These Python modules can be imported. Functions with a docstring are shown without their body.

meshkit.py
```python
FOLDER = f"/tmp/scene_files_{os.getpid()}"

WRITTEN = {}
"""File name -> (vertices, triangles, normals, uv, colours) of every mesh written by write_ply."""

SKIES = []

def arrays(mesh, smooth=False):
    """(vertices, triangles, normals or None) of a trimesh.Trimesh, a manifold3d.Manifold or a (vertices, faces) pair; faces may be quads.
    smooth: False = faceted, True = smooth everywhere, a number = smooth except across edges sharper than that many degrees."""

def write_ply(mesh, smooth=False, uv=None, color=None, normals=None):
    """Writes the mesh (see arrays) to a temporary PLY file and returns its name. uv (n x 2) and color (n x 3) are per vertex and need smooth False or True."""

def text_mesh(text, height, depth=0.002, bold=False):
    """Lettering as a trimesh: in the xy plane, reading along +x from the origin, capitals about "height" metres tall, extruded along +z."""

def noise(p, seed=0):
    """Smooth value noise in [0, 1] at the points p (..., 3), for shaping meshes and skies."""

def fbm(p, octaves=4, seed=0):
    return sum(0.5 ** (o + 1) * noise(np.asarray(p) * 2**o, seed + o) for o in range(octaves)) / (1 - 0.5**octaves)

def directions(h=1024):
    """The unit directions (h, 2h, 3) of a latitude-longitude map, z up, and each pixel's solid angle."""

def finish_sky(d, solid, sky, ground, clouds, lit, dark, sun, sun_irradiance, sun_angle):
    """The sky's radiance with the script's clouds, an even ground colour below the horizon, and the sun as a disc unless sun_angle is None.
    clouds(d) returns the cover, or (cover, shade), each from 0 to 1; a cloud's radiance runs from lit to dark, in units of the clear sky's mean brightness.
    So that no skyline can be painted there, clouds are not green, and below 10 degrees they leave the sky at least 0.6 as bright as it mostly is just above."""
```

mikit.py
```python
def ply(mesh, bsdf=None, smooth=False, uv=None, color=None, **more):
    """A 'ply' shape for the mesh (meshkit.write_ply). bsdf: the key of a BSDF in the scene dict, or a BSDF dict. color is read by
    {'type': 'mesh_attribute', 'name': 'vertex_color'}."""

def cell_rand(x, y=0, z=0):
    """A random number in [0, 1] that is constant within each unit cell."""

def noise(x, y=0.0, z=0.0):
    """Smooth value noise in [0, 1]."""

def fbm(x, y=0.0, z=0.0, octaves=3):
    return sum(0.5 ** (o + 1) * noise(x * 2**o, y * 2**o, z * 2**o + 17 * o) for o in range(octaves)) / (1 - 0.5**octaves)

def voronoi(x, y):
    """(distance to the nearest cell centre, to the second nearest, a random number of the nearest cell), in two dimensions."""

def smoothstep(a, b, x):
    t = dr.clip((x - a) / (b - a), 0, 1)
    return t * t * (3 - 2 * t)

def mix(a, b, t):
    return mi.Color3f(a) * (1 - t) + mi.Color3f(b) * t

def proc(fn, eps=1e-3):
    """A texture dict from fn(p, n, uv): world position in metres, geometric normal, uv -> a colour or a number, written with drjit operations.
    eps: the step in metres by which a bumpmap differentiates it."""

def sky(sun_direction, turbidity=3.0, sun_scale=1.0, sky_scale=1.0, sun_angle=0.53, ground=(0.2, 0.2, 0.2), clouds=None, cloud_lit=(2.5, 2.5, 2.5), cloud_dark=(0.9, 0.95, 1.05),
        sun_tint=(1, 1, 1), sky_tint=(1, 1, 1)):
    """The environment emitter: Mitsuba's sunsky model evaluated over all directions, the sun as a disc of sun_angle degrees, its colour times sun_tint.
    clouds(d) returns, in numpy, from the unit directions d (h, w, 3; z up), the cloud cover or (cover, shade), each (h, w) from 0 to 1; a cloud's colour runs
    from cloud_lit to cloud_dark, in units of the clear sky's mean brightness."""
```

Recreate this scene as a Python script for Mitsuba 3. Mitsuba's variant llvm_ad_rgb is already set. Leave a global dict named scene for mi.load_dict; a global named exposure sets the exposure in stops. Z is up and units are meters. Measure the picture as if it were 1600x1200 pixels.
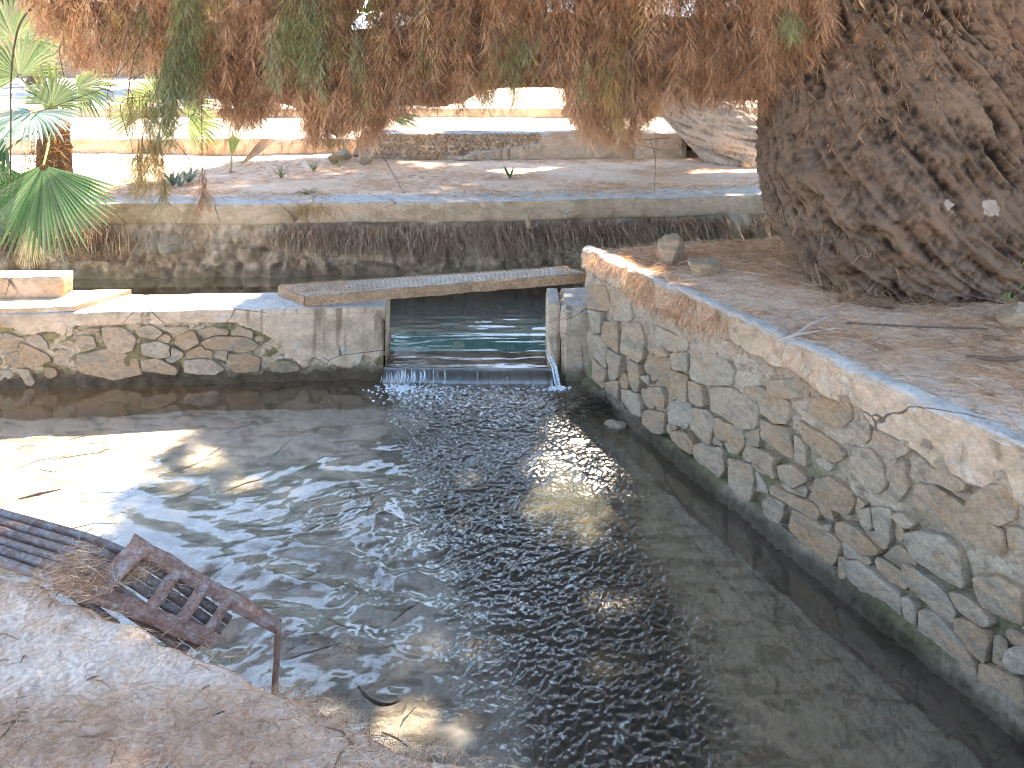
import math, random
import numpy as np
import drjit as dr
import mitsuba as mi
import mikit, meshkit
from mikit import proc, noise, fbm, voronoi, cell_rand, smoothstep, mix
from shapely.geometry import Polygon, Point
from shapely.ops import unary_union

T = mi.ScalarTransform4f
scene, labels = {}, {}

# ------------------------------------------------------------------ camera, sky, exposure
FOC, HOR, EYE = 1280.0, 95.0, 1.9
scene['camera'] = dict(type='perspective', fov=math.degrees(2 * math.atan(800 / FOC)), fov_axis='x', near_clip=0.05, far_clip=2000.0,
                       principal_point_offset_y=(600 - HOR) / 1200,
                       to_world=T().look_at([0, 0, EYE], [0, 1, EYE], [0, 0, 1]))
SUN = np.array([0.13, 0.44, 0.85]); SUN /= np.linalg.norm(SUN)
scene['sky'] = mikit.sky(SUN.tolist(), turbidity=3, sun_angle=1.2, sky_tint=(1.15, 1.0, .86))
exposure = 4.68

rng = np.random.default_rng(7)
rnd = random.Random(7)


def at(u, v, z):
    """A point of the place at height z (survey of the photograph, 1600 x 1200)."""
    y = FOC * (EYE - z) / (v - HOR)
    return np.array([(u - 800) / FOC * y, y, z])


def deep(u, v, y):
    return np.array([(u - 800) / FOC * y, y, EYE - (v - HOR) / FOC * y])


# ------------------------------------------------------------------ materials
def C(*c):
    return mi.Color3f(*c)


def bumped(color, height, rough=0.9, spec=0.25, eps=1e-3):
    b = dict(type='principled', base_color=proc(color), roughness=rough, specular=spec)
    if height is not None:
        b = dict(type='bumpmap', arbitrary=proc(height, eps=eps), scale=1.0, bsdf=b)
    return dict(type='twosided', bsdf=b)


def f_concrete(p, n, uv):
    a = fbm(p.x * 2.1, p.y * 2.1, p.z * 2.1, 4)
    b = fbm(p.x * 17, p.y * 17, p.z * 17, 3)
    g = fbm(p.x * 60, p.y * 60, p.z * 60, 2)
    top = smoothstep(0.5, 0.9, n.z)
    side = mix(C(.42, .29, .185), C(.54, .40, .28), a * 0.6 + b * 0.5)
    dust = mix(C(.36, .325, .29), C(.54, .50, .45), a * .6 + b * .5)
    c = mix(side, dust, top)
    st = smoothstep(.55, .75, fbm(p.x * 5 + 3, p.y * 5, p.z * 1.6, 3)) * (1 - top)
    c = mix(c, C(.25, .17, .09), st * .55)
    # lichen and old damp on the upright faces, hairline cracks
    li = smoothstep(.52, .66, fbm(p.x * 7 + 20, p.y * 7, p.z * 9, 4)) * (1 - top)
    c = mix(c, C(.22, .165, .09), li * .35)
    c = mix(c, C(.50, .44, .34), smoothstep(.60, .72, fbm(p.x * 11 + 40, p.y * 11, p.z * 11, 3)) * (1 - top) * .6)
    wx = p.x + .06 * fbm(p.x * 9, p.y * 9, p.z * 9, 3)
    d1, d2, _ = voronoi(wx * 3.1 + p.y * 2.3, p.z * 3.7 + p.y * 1.1)
    crack = smoothstep(.028, .008, d2 - d1) * smoothstep(.5, .62, fbm(p.x * 2.3 + 70, p.y * 2.3, p.z * 2.3, 2))
    c = mix(c, C(.07, .055, .04), crack * .85)
    wet = smoothstep(.10, .03, p.z + (b - .5) * .12)
    c = mix(c, C(.10, .08, .05), wet * .8)
    drip = smoothstep(.54, .72, fbm((p.x + p.y * .4) * 24, (p.y - p.x * .4) * 24, p.z * 2.2, 3)) * (1 - top) * smoothstep(.45, .6, fbm(p.x * 1.7, p.y * 1.7, 3, 2))
    c = mix(c, C(.14, .085, .045), drip * .7)
    g2 = noise(p.x * 170, p.y * 170, p.z * 170)
    return c * (0.5 + 0.4 * g + .3 * b + .3 * g2)


def h_concrete(p, n, uv):
    return 0.010 * fbm(p.x * 22, p.y * 22, p.z * 22, 4) + 0.003 * noise(p.x * 150, p.y * 150, p.z * 150)


scene['mat_concrete'] = bumped(f_concrete, h_concrete)


def f_stone(p, n, uv):
    k = dr.floor(uv.x / 100)
    r1, r2 = cell_rand(k, 3), cell_rand(k, 5)
    a = fbm(p.x * 9 + k, p.y * 9, p.z * 9, 4)
    band = fbm(uv.x * 6, uv.y * 38 + 3 * noise(uv.x * 8), k, 3)
    c = mix(C(.46, .335, .225), C(.48, .38, .28), smoothstep(.2, .8, r1))
    c = mix(c, C(.43, .375, .30), smoothstep(.62, .85, r2) * .8)
    c = mix(c, C(.43, .27, .15), smoothstep(.48, .75, a) * .6)
    c = mix(c, C(.30, .275, .225), smoothstep(.52, .68, band) * .6)
    s = smoothstep(.56, .7, fbm(p.x * 30 + 7, p.y * 30, p.z * 30, 3))
    c = mix(c, C(.22, .16, .105), s * .3)
    wet = smoothstep(.16, .02, p.z + (a - .5) * .15)
    gr = fbm(p.x * 70, p.y * 70, p.z * 70, 3)
    g2 = noise(p.x * 190, p.y * 190, p.z * 190)
    return c * (1 - .06 * wet) * (.84 + .16 * r2) * (.42 + .42 * gr + .33 * g2) * C(1.02, .935, .84)


def h_stone(p, n, uv):
    return 0.016 * fbm(p.x * 18, p.y * 18, p.z * 34, 4) + 0.005 * fbm(p.x * 80, p.y * 80, p.z * 150, 2)


scene['mat_stone'] = bumped(f_stone, h_stone, rough=.85)


def f_mortar(p, n, uv):
    a = fbm(p.x * 6, p.y * 6, p.z * 6, 4)
    b = fbm(p.x * 28 + 4, p.y * 28, p.z * 28, 3)
    m = fbm(p.x * 3.3 + 9, p.y * 3.3, p.z * 5, 3)
    c = mix(C(.30, .222, .155), C(.42, .32, .225), a)
    c = mix(c, C(.16, .115, .075), smoothstep(.52, .7, b) * .5)
    c = c * (.6 + .8 * fbm(p.x * 95, p.y * 95, p.z * 95, 2))
    low = smoothstep(.58, .22, p.z)
    c = mix(c, C(.085, .09, .028), smoothstep(.42, .58, m) * low * .75)
    wet = smoothstep(.10, .03, p.z + (a - .5) * .1)
    return mix(c, C(.045, .032, .02), wet * .85)


def h_mortar(p, n, uv):
    return 0.03 * fbm(p.x * 20, p.y * 20, p.z * 20, 4) + 0.008 * fbm(p.x * 80, p.y * 80, p.z * 80, 2)


scene['mat_mortar'] = bumped(f_mortar, h_mortar, rough=.95)


def f_weir(p, n, uv):
    a = fbm(p.x * 5, p.y * 5, p.z * 5, 4)
    b = fbm(p.x * 24 + 4, p.y * 24, p.z * 24, 3)
    m = fbm(p.x * 2.6 + 2, p.y * 2.6, p.z * 5, 3)
    c = mix(C(.34, .25, .155), C(.48, .37, .245), a)
    c = mix(c, C(.135, .115, .04), smoothstep(.46, .62, m + (b - .5) * .5) * .75)
    c = mix(c, C(.08, .058, .03), smoothstep(.52, .60, b + (a - .5) * .4) * .35)
    c = c * (.55 + .9 * fbm(p.x * 90, p.y * 90, p.z * 90, 2))
    wet = smoothstep(.11, .04, p.z + (b - .5) * .10)
    return mix(c, C(.05, .033, .018), wet * .9)


scene['mat_weir_core'] = bumped(f_weir, h_mortar, rough=.95)


def f_litter(p, n, uv):
    a = fbm(p.x * 1.3, p.y * 1.3, 0, 4)
    b = fbm(p.x * 16, p.y * 16, p.z * 16, 4)
    w = 6 * noise(p.x * 3, p.y * 3)
    s1 = noise((p.x * dr.cos(w) + p.y * dr.sin(w)) * 28, (p.y * dr.cos(w) - p.x * dr.sin(w)) * 240, 1)
    c = mix(C(.62, .42, .285), C(.74, .56, .43), smoothstep(.3, .7, a))
    c = mix(c, C(.56, .35, .21), smoothstep(.45, .75, b) * .6)
    c = mix(c, C(.76, .58, .43), smoothstep(.6, .85, s1) * .5)
    g2 = noise(p.x * 130, p.y * 130, p.z * 130)
    return c * (.45 + .5 * b + .6 * g2)


def h_litter(p, n, uv):
    return 0.018 * fbm(p.x * 18, p.y * 18, p.z * 18, 4) + .005 * noise(p.x * 120, p.y * 120, p.z * 100)


scene['mat_litter'] = bumped(f_litter, h_litter, rough=1, spec=.1)


def f_mud(p, n, uv):
    a = fbm(p.x * 3, p.y * 3, p.z * 6, 4)
    b = fbm(p.x * 25, p.y * 25, p.z * 16, 3)
    c = mix(C(.24, .165, .105), C(.60, .45, .32), smoothstep(.3, .7, a * .5 + b * .5))
    c = mix(c, C(.36, .31, .25), smoothstep(.58, .66, fbm(p.x * 4 + 5, p.y * 4, p.z * 7, 2)) * .7)
    wet = smoothstep(.30, .19, p.z + (b - .5) * .12)
    return mix(c, C(.14, .105, .065), wet * .75)


scene['mat_mud'] = bumped(f_mud, h_mortar, rough=.95)


def f_rust(p, n, uv):
    a = fbm(p.x * 14, p.y * 14, p.z * 14, 4)
    b = fbm(p.x * 60, p.y * 60, p.z * 60, 3)
    c = mix(C(.135, .075, .055), C(.27, .185, .145), a)
    c = mix(c, C(.25, .215, .20), smoothstep(.42, .6, b) * .8)
    c = c * (.6 + .8 * noise(p.x * 160, p.y * 160, p.z * 160))
    return c


def h_rust(p, n, uv):
    return 0.006 * fbm(p.x * 60, p.y * 60, p.z * 60, 3)


scene['mat_pipe'] = bumped(f_rust, h_rust, rough=.75)


def f_redrust(p, n, uv):
    a = fbm(p.x * 18, p.y * 18, p.z * 18, 4)
    c = mix(C(.22, .105, .07), C(.40, .26, .20), a)
    c = mix(c, C(.40, .32, .28), smoothstep(.5, .64, fbm(p.x * 40 + 5, p.y * 40, p.z * 40, 3)) * .7)
    return c * (.6 + .8 * noise(p.x * 160, p.y * 160, p.z * 160))


scene['mat_rust'] = bumped(f_redrust, h_rust, rough=.8)


def f_grate(p, n, uv):
    a = fbm(p.x * 7, p.y * 7, p.z * 7, 4)
    b = fbm(p.x * 50, p.y * 50, p.z * 50, 3)
    c = mix(C(.20, .11, .06), C(.42, .28, .17), a) * (.55 + .9 * noise(p.x * 120, p.y * 120, p.z * 120))
    c = mix(c, C(.42, .38, .33), smoothstep(.45, .7, b) * smoothstep(.5, .9, n.z) * .9)
    return c


scene['mat_grate'] = bumped(f_grate, h_rust, rough=.85)

scene['mat_dusty_steel'] = bumped(lambda p, n, uv: mix(C(.40, .28, .19), C(.66, .60, .52), fbm(p.x * 20, p.y * 20, p.z * 20, 3)), None, rough=.8)

VC = {'type': 'mesh_attribute', 'name': 'vertex_color'}


def h_bark(p, n, uv):
    return 0.02 * fbm(p.x * 26, p.y * 26, p.z * 12, 4) + 0.006 * fbm(p.x * 110, p.y * 110, p.z * 60, 2)


scene['mat_bark'] = dict(type='twosided', bsdf=dict(type='bumpmap', arbitrary=proc(h_bark), scale=1.0, bsdf=dict(type='principled', base_color=VC, roughness=.9, specular=.2)))
scene['mat_painted'] = dict(type='twosided', bsdf=dict(type='principled', base_color=VC, roughness=.85, specular=.2))
scene['mat_strand'] = dict(type='principledthin', base_color=VC, roughness=.8, diff_trans=.5)
scene['mat_leaf'] = dict(type='principledthin', base_color=VC, roughness=.4, diff_trans=.7, spec_trans=0.0)
scene['mat_water'] = dict(type='blendbsdf', weight=.05, a=dict(type='thindielectric', int_ior=1.42),
                      b=dict(type='twosided', bsdf=dict(type='roughconductor', alpha=.16, specular_reflectance={'type': 'rgb', 'value': .9}, material='none')))
scene['mat_foam_white'] = dict(type='twosided', bsdf=dict(type='principled', base_color={'type': 'rgb', 'value': [.75, .78, .8]}, roughness=.5))


def f_bed(p, n, uv):
    a = fbm(p.x * 3, p.y * 3, 0, 4)
    b = fbm(p.x * 14, p.y * 14, 2, 4)
    # the scoured stream channel below the weir is lined with dark weed, its edges follow the current
    xl = -.75 + (4.85 - p.y) * .27 + (a - .5) * .5
    xr = .55 + (4.4 - p.y) * .05 + (a - .5) * .25
    ch = smoothstep(-.12, .22, p.x - xl) * smoothstep(.1, -.12, p.x - xr)
    sand = mix(C(.23, .195, .14), C(.46, .41, .33), a * .6 + b * .4)
    side = mix(C(.19, .155, .10), C(.30, .24, .155), b)
    c = mix(sand, side, smoothstep(.3, .6, p.x + (a - .5) * .3))
    weed = mix(C(.010, .014, .014), C(.03, .034, .026), b)
    c = mix(c, weed, ch * .95)
    c = mix(c, C(.06, .05, .03), smoothstep(.56, .66, fbm(p.x * 9 + 30, p.y * 22, 0, 3)) * .5)
    return c


scene['mat_bed'] = bumped(f_bed, h_mortar, rough=1, spec=.1)
scene['mat_canal_bed_mud'] = dict(type='diffuse', reflectance={'type': 'rgb', 'value': [.10, .23, .19]})


# ------------------------------------------------------------------ mesh helpers
def PLY(mesh, bsdf, smooth=False, **k):
    return mikit.ply(mesh, 'mat_' + bsdf, smooth=smooth, **k)


class MB:
    def __init__(s):
        s.v, s.f, s.c, s.n = [], [], [], 0

    def add(s, v, f, c=None):
        v = np.asarray(v, float)
        f = np.asarray(f, int)
        if f.shape[1] == 4:
            f = np.vstack([f[:, [0, 1, 2]], f[:, [0, 2, 3]]])
        s.v.append(v)
        s.f.append(f + s.n)
        if c is not None:
            c = np.asarray(c, float)
            s.c.append(np.broadcast_to(c, (len(v), 3)) if c.ndim == 1 else c)
        s.n += len(v)

    def get(s):
        return (np.vstack(s.v), np.vstack(s.f)), (np.vstack(s.c) if s.c else None)

    def ply(s, bsdf, smooth=False):
        m, c = s.get()
        return PLY(m, bsdf, smooth=smooth, color=c)


def key_for(name):
    if name not in scene:
        return name
    k = 1
    while f'{name}_{k:03d}' in scene:
        k += 1
    return f'{name}_{k:03d}'


THINGS = set()


def thing(name, label, category, group=None):
    key, k = name, 0
    while key in THINGS:
        k += 1
        key = f'{name}_{k:03d}'
    THINGS.add(key)
    labels[key] = dict(label=label, category=category)
    if group:
        labels[key]['group'] = group
    return key


def part(holder, name, shape, **lab):
    key = key_for(f'{holder}__{name}')
    scene[key] = shape
    if lab:
        labels[key] = lab
    return key


def structure(name, shape, label=None):
    THINGS.add(name)
    scene[name] = shape
    labels[name] = dict(kind='structure')
    if label:
        labels[name]['label'] = label
    return name


def grid(nu, nv):
    i, j = np.meshgrid(np.arange(nu - 1), np.arange(nv - 1), indexing='ij')
    a = i * nv + j
    return np.stack([a, a + nv, a + nv + 1, a + 1], -1).reshape(-1, 4)


def tube(pts, rad, sides=8, cap=True):
    p = np.asarray(pts, float)
    r = np.broadcast_to(np.asarray(rad, float), (len(p),))
    t = np.gradient(p, axis=0)
    t /= np.linalg.norm(t, axis=1, keepdims=True) + 1e-12
    a = np.cross(t[0], [0, 0, 1.0] if abs(t[0, 2]) < .9 else [1.0, 0, 0])
    A = []
    for k in range(len(p)):
        a = a - t[k] * (a @ t[k])
        a /= np.linalg.norm(a) + 1e-12
        A.append(a)
    A = np.array(A)
    B = np.cross(t, A)
    th = np.arange(sides) * 2 * np.pi / sides
    v = p[:, None] + r[:, None, None] * (np.cos(th)[None, :, None] * A[:, None] + np.sin(th)[None, :, None] * B[:, None])
    i, j = np.meshgrid(np.arange(len(p) - 1), np.arange(sides), indexing='ij')
    f = np.stack([i * sides + j, i * sides + (j + 1) % sides, (i + 1) * sides + (j + 1) % sides, (i + 1) * sides + j], -1).reshape(-1, 4)
    f = np.vstack([f[:, [0, 1, 2]], f[:, [0, 2, 3]]])
    v = v.reshape(-1, 3)
    if cap:
        k = len(v)
        v = np.vstack([v, p[0], p[-1]])
        j = np.arange(sides)
        f = np.vstack([f, np.stack([j * 0 + k, (j + 1) % sides, j], 1), np.stack([j * 0 + k + 1, (len(p) - 1) * sides + j, (len(p) - 1) * sides + (j + 1) % sides], 1)])
    return v, f


def spline(pts, n, extra=None):
    """Catmull-Rom through the rows of pts, n samples."""
    p = np.asarray(pts, float)
    q = np.vstack([2 * p[0] - p[1], p, 2 * p[-1] - p[-2]])
    t = np.linspace(0, len(p) - 1 - 1e-9, n)
    k = t.astype(int)
    s = (t - k)[:, None]
    a, b, c, d = q[k], q[k + 1], q[k + 2], q[k + 3]
    return .5 * (2 * b + (c - a) * s + (2 * a - 5 * b + 4 * c - d) * s ** 2 + (3 * b - a - 3 * c + d) * s ** 3)


def box_mesh(p0, p1, jitter=0.0, seg=0.05, seed=0, chip=.012):
    """A concrete-like block with subdivided, slightly uneven faces and worn edges."""
    p0, p1 = np.asarray(p0, float), np.asarray(p1, float)
    m = MB()
    n = np.maximum(2, np.ceil((p1 - p0) / seg).astype(int) + 1)
    for ax in range(3):
        b, c = [(1, 2), (2, 0), (0, 1)][ax]
        for side in (0, 1):
            B, Cc = np.meshgrid(np.linspace(0, 1, n[b]), np.linspace(0, 1, n[c]), indexing='ij')
            v = np.zeros((B.size, 3))
            v[:, ax] = side
            v[:, b], v[:, c] = B.ravel(), Cc.ravel()
            f = grid(n[b], n[c])
            m.add(v, f if side else f[:, ::-1])
    (v, f), _ = m.get()
    w = p0 + v * (p1 - p0)
    # worn edges: vertices on two faces move inwards
    near = (v < 1e-6) | (v > 1 - 1e-6)
    e = near.sum(1) >= 2
    inn = np.where(v < .5, 1, -1) * near
    w = w + e[:, None] * inn * chip * (.4 + meshkit.fbm(w * 14, 3, seed))[:, None]
    w = w + jitter * (np.stack([meshkit.fbm(w * 7 + 11 * k, 3, seed + k) for k in range(3)], 1) - .5)
    return w, f


def frame_to_world(origin, sdir, up, nrm):
    return lambda s, t, d: origin + np.multiply.outer(s, sdir) + np.multiply.outer(t, up) + np.multiply.outer(d, nrm)


STONE_ID = [0]


def stone_shape(poly, to3, depth, bury=.04, seed=0, step=.02, rough=.35, bsdf='stone'):
    """One stone of a wall: outline poly in wall coordinates, its face bulging 'depth' out of the joint plane."""
    poly = poly.buffer(0)
    if poly.geom_type != 'Polygon':
        poly = max(poly.geoms, key=lambda g: g.area)
    L = poly.exterior.length
    n = max(10, int(L / step))
    ring = np.array([poly.exterior.interpolate(k / n, normalized=True).coords[0] for k in range(n)])
    if Polygon(ring).exterior.is_ccw is False:
        ring = ring[::-1]
    c = np.array(poly.representative_point().coords[0]) * .5 + ring.mean(0) * .5
    r0 = np.random.default_rng(seed)
    size = math.sqrt(poly.area)
    jit = (meshkit.fbm(np.c_[ring * 30, np.full(n, seed * 3.1)], 4, seed) - .5) * .018 * min(1, size / .1)
    out = ring - c
    ln = np.linalg.norm(out, axis=1, keepdims=True)
    ring = ring + out / ln * jit[:, None]
    tilt = r0.normal(0, .05, 2)
    V, S = [], [(1.03, -bury), (1.0, depth * .45), (.985, depth * .85), (.955, depth), (.65, depth * 1.02), (.3, depth * 1.03)]
    for sc, d in S:
        q = c + (ring - c) * sc
        dd = d + (0 if d < 0 else 1) * ((meshkit.fbm(np.c_[q * 16, np.full(n, seed * 1.7)], 3, seed + 5) - .5) * depth * rough * 2 * (1 if sc < .99 else .3) + ((q - c) @ tilt) * (1 if sc < .99 else .3))
        V.append(np.c_[q, dd])
    V = np.vstack(V + [[[*c, depth * 1.03]]])
    f = []
    for k in range(len(S) - 1):
        i = np.arange(n)
        a, b = k * n + i, k * n + (i + 1) % n
        f.append(np.stack([a, b, b + n], 1))
        f.append(np.stack([a, b + n, a + n], 1))
    i = (len(S) - 1) * n + np.arange(n)
    f.append(np.stack([i, (len(S) - 1) * n + (np.arange(n) + 1) % n, np.full(n, len(V) - 1)], 1))
    f = np.vstack(f)
    w = to3(V[:, 0], V[:, 1], V[:, 2])
    STONE_ID[0] += 1
    uv = np.c_[100 * STONE_ID[0] + 10 + V[:, 0], V[:, 1]]
    nn = np.cross(w[f[:, 1]] - w[f[:, 0]], w[f[:, 2]] - w[f[:, 0]]).sum(0)
    if nn @ (to3(np.zeros(1), np.zeros(1), np.ones(1))[0] - to3(np.zeros(1), np.zeros(1), np.zeros(1))[0]) < 0:
        f = f[:, ::-1]
    return PLY((w, f), bsdf, smooth=True, uv=uv)


def rock(center, size, seed, squash=(1, 1, 1), yaw=0., cuts=9):
    """A broken limestone boulder: a sphere cut by random planes, then roughened."""
    import trimesh
    m = trimesh.creation.icosphere(subdivisions=5)
    v = np.array(m.vertices)
    r = np.random.default_rng(seed)
    for _ in range(cuts):
        n = r.normal(size=3)
        n /= np.linalg.norm(n)
        d = r.uniform(.55, .82)
        k = v @ n - d
        v = v - np.maximum(k, 0)[:, None] * n * .96
    v = v * (1 + .16 * (meshkit.fbm(v * 4 + seed, 4, seed) - .5)[:, None])
    v = v * np.asarray(squash) * size
    c, s = math.cos(yaw), math.sin(yaw)
    v = v @ np.array([[c, s, 0], [-s, c, 0], [0, 0, 1]]) + center
    STONE_ID[0] += 1
    uv = np.c_[100 * STONE_ID[0] + 10 + v[:, 0], v[:, 2]]
    return PLY((v, np.array(m.faces)), 'stone', smooth=True, uv=uv)


def needles(roots, dirs, length, width, color, bend=.3):
    """Fine needles, each a slim bent blade of two triangles."""
    n = len(roots)
    d = dirs / (np.linalg.norm(dirs, axis=1, keepdims=True) + 1e-9)
    side = np.cross(d, rng.normal(size=(n, 3)))
    side /= np.linalg.norm(side, axis=1, keepdims=True) + 1e-9
    nn = np.cross(side, d)
    length = np.broadcast_to(length, (n,))[:, None]
    w = side * np.broadcast_to(width, (n,))[:, None] * .5
    mid = roots + d * length * .5 + nn * length * rng.uniform(-bend, bend, (n, 1)) * .5
    tip = roots + d * length
    v = np.stack([roots - w * .6, mid + w, mid - w, tip], 1).reshape(-1, 3)
    k = np.arange(n)[:, None] * 4
    f = np.vstack([k + [0, 1, 2], k + [2, 1, 3]])
    c = np.repeat(np.broadcast_to(color, (n, 3)), 4, 0)
    return v, f, c


def pick(cols, n, spread=.15):
    cols = np.asarray(cols, float)
    c = cols[rng.integers(0, len(cols), n)]
    return np.clip(c * rng.uniform(1 - spread, 1 + spread, (n, 1)), 0, 1)


LITTER_COLS = [(.72, .44, .25), (.78, .54, .35), (.58, .33, .17), (.82, .64, .47), (.40, .23, .13), (.74, .49, .29), (.30, .17, .10)]


def litter_needles(mb, pts, lmin, lmax, w, lift=.012, cols=LITTER_COLS, clump=None):
    n = len(pts)
    a = rng.uniform(0, 2 * np.pi, n)
    d = np.c_[np.cos(a), np.sin(a), rng.normal(0, .10, n)]
    L = rng.uniform(lmin, lmax, n)
    r = pts + np.c_[np.zeros((n, 2)), rng.uniform(.003, lift, n)] - d * L[:, None] * .5
    r[:, 2] = np.maximum(r[:, 2], pts[:, 2] + .002)
    mb.add(*needles(r, d, L, w, pick(cols, n), bend=.35))


# ------------------------------------------------------------------ ground, banks, water
m = MB()
m.add([[-400, -400, -.45], [400, -400, -.45], [400, 400, -.45], [-400, 400, -.45]], [[0, 1, 2, 3]])
structure('ground', m.ply('mud'))

# stream bed
gx, gy = np.meshgrid(np.linspace(-4.2, 2.6, 180), np.linspace(1.0, 4.99, 110), indexing='ij')
P = np.c_[gx.ravel(), gy.ravel(), np.zeros(gx.size)]
P[:, 2] = -.125 - .05 * meshkit.fbm(P * 1.7, 4, 3) - .02 * meshkit.fbm(P * 9, 3, 4)
structure('stream_bed', PLY((P, grid(180, 110)), 'bed', smooth=True))


def flow_edges(y):
    return -.72 + (4.85 - y) * .25, .50 + np.clip((4.4 - y) * .09, -.05, .25)


def sst(a, b, x):
    t = np.clip((x - a) / (b - a), 0, 1)
    return t * t * (3 - 2 * t)


def water_height(x, y):
    xl, xr = flow_edges(y)
    wob = .22 * (meshkit.fbm(np.c_[x * 2.2, y * 2.2, x * 0], 3, 21) - .5)
    fl = sst(-.10, .16, x - xl + wob) * sst(.08, -.10, x - xr + wob)
    dist = np.clip(xl - x, 0, 3)
    lf = (x < xl + .1) * np.exp(-(dist / 1.05) ** 2) * (.12 + .88 * sst(4.25, 3.3, y - .25 * np.clip(.4 - dist, 0, 1))) * (.35 + .9 * sst(.35, .65, meshkit.noise(np.c_[x * 1.7, y * 2.1, x * 0], 58)))
    z3 = np.zeros_like(x)
    # choppy water of the race, waves drawn out across the current
    q = np.c_[x, y, z3]
    w = q + .05 * np.c_[meshkit.fbm(q * 5, 2, 31) - .5, meshkit.fbm(q * 5, 2, 32) - .5, z3]
    chop = .005 * (meshkit.noise(w * [13, 17, 1], 41) - .5) + .0055 * (meshkit.noise(w * [40, 52, 1], 42) - .5) + .0060 * (meshkit.noise(w * [88, 80, 1], 43) - .5)
    # slow swirls that spread to the left from the race
    s = q + .35 * np.c_[meshkit.fbm(q * 1.6, 2, 51) - .5, meshkit.fbm(q * 1.6 + 9, 2, 52) - .5, z3]
    th = np.arctan2(s[:, 1] - 4.6, s[:, 0] + .1)
    rr = np.hypot(s[:, 0] + .1, s[:, 1] - 4.6)
    swirl = .0050 * np.sin(rr * 30 + 7 * meshkit.fbm(s * 2.5, 2, 53)) * sst(.3, .75, meshkit.noise(s * 2.6, 54)) + .016 * (meshkit.noise(s * [7, 9, 1], 55) - .5) + .007 * (meshkit.noise(s * [16, 20, 1], 56) - .5) + .0022 * (meshkit.noise(s * [36, 42, 1], 57) - .5)
    calm = .0012 * (meshkit.noise(q * [9, 12, 1], 61) - .5)
    return chop * fl * (.75 + .6 * meshkit.noise(q * 2.5, 44)) + swirl * lf * (1 - fl) * 1.5 + calm


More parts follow.
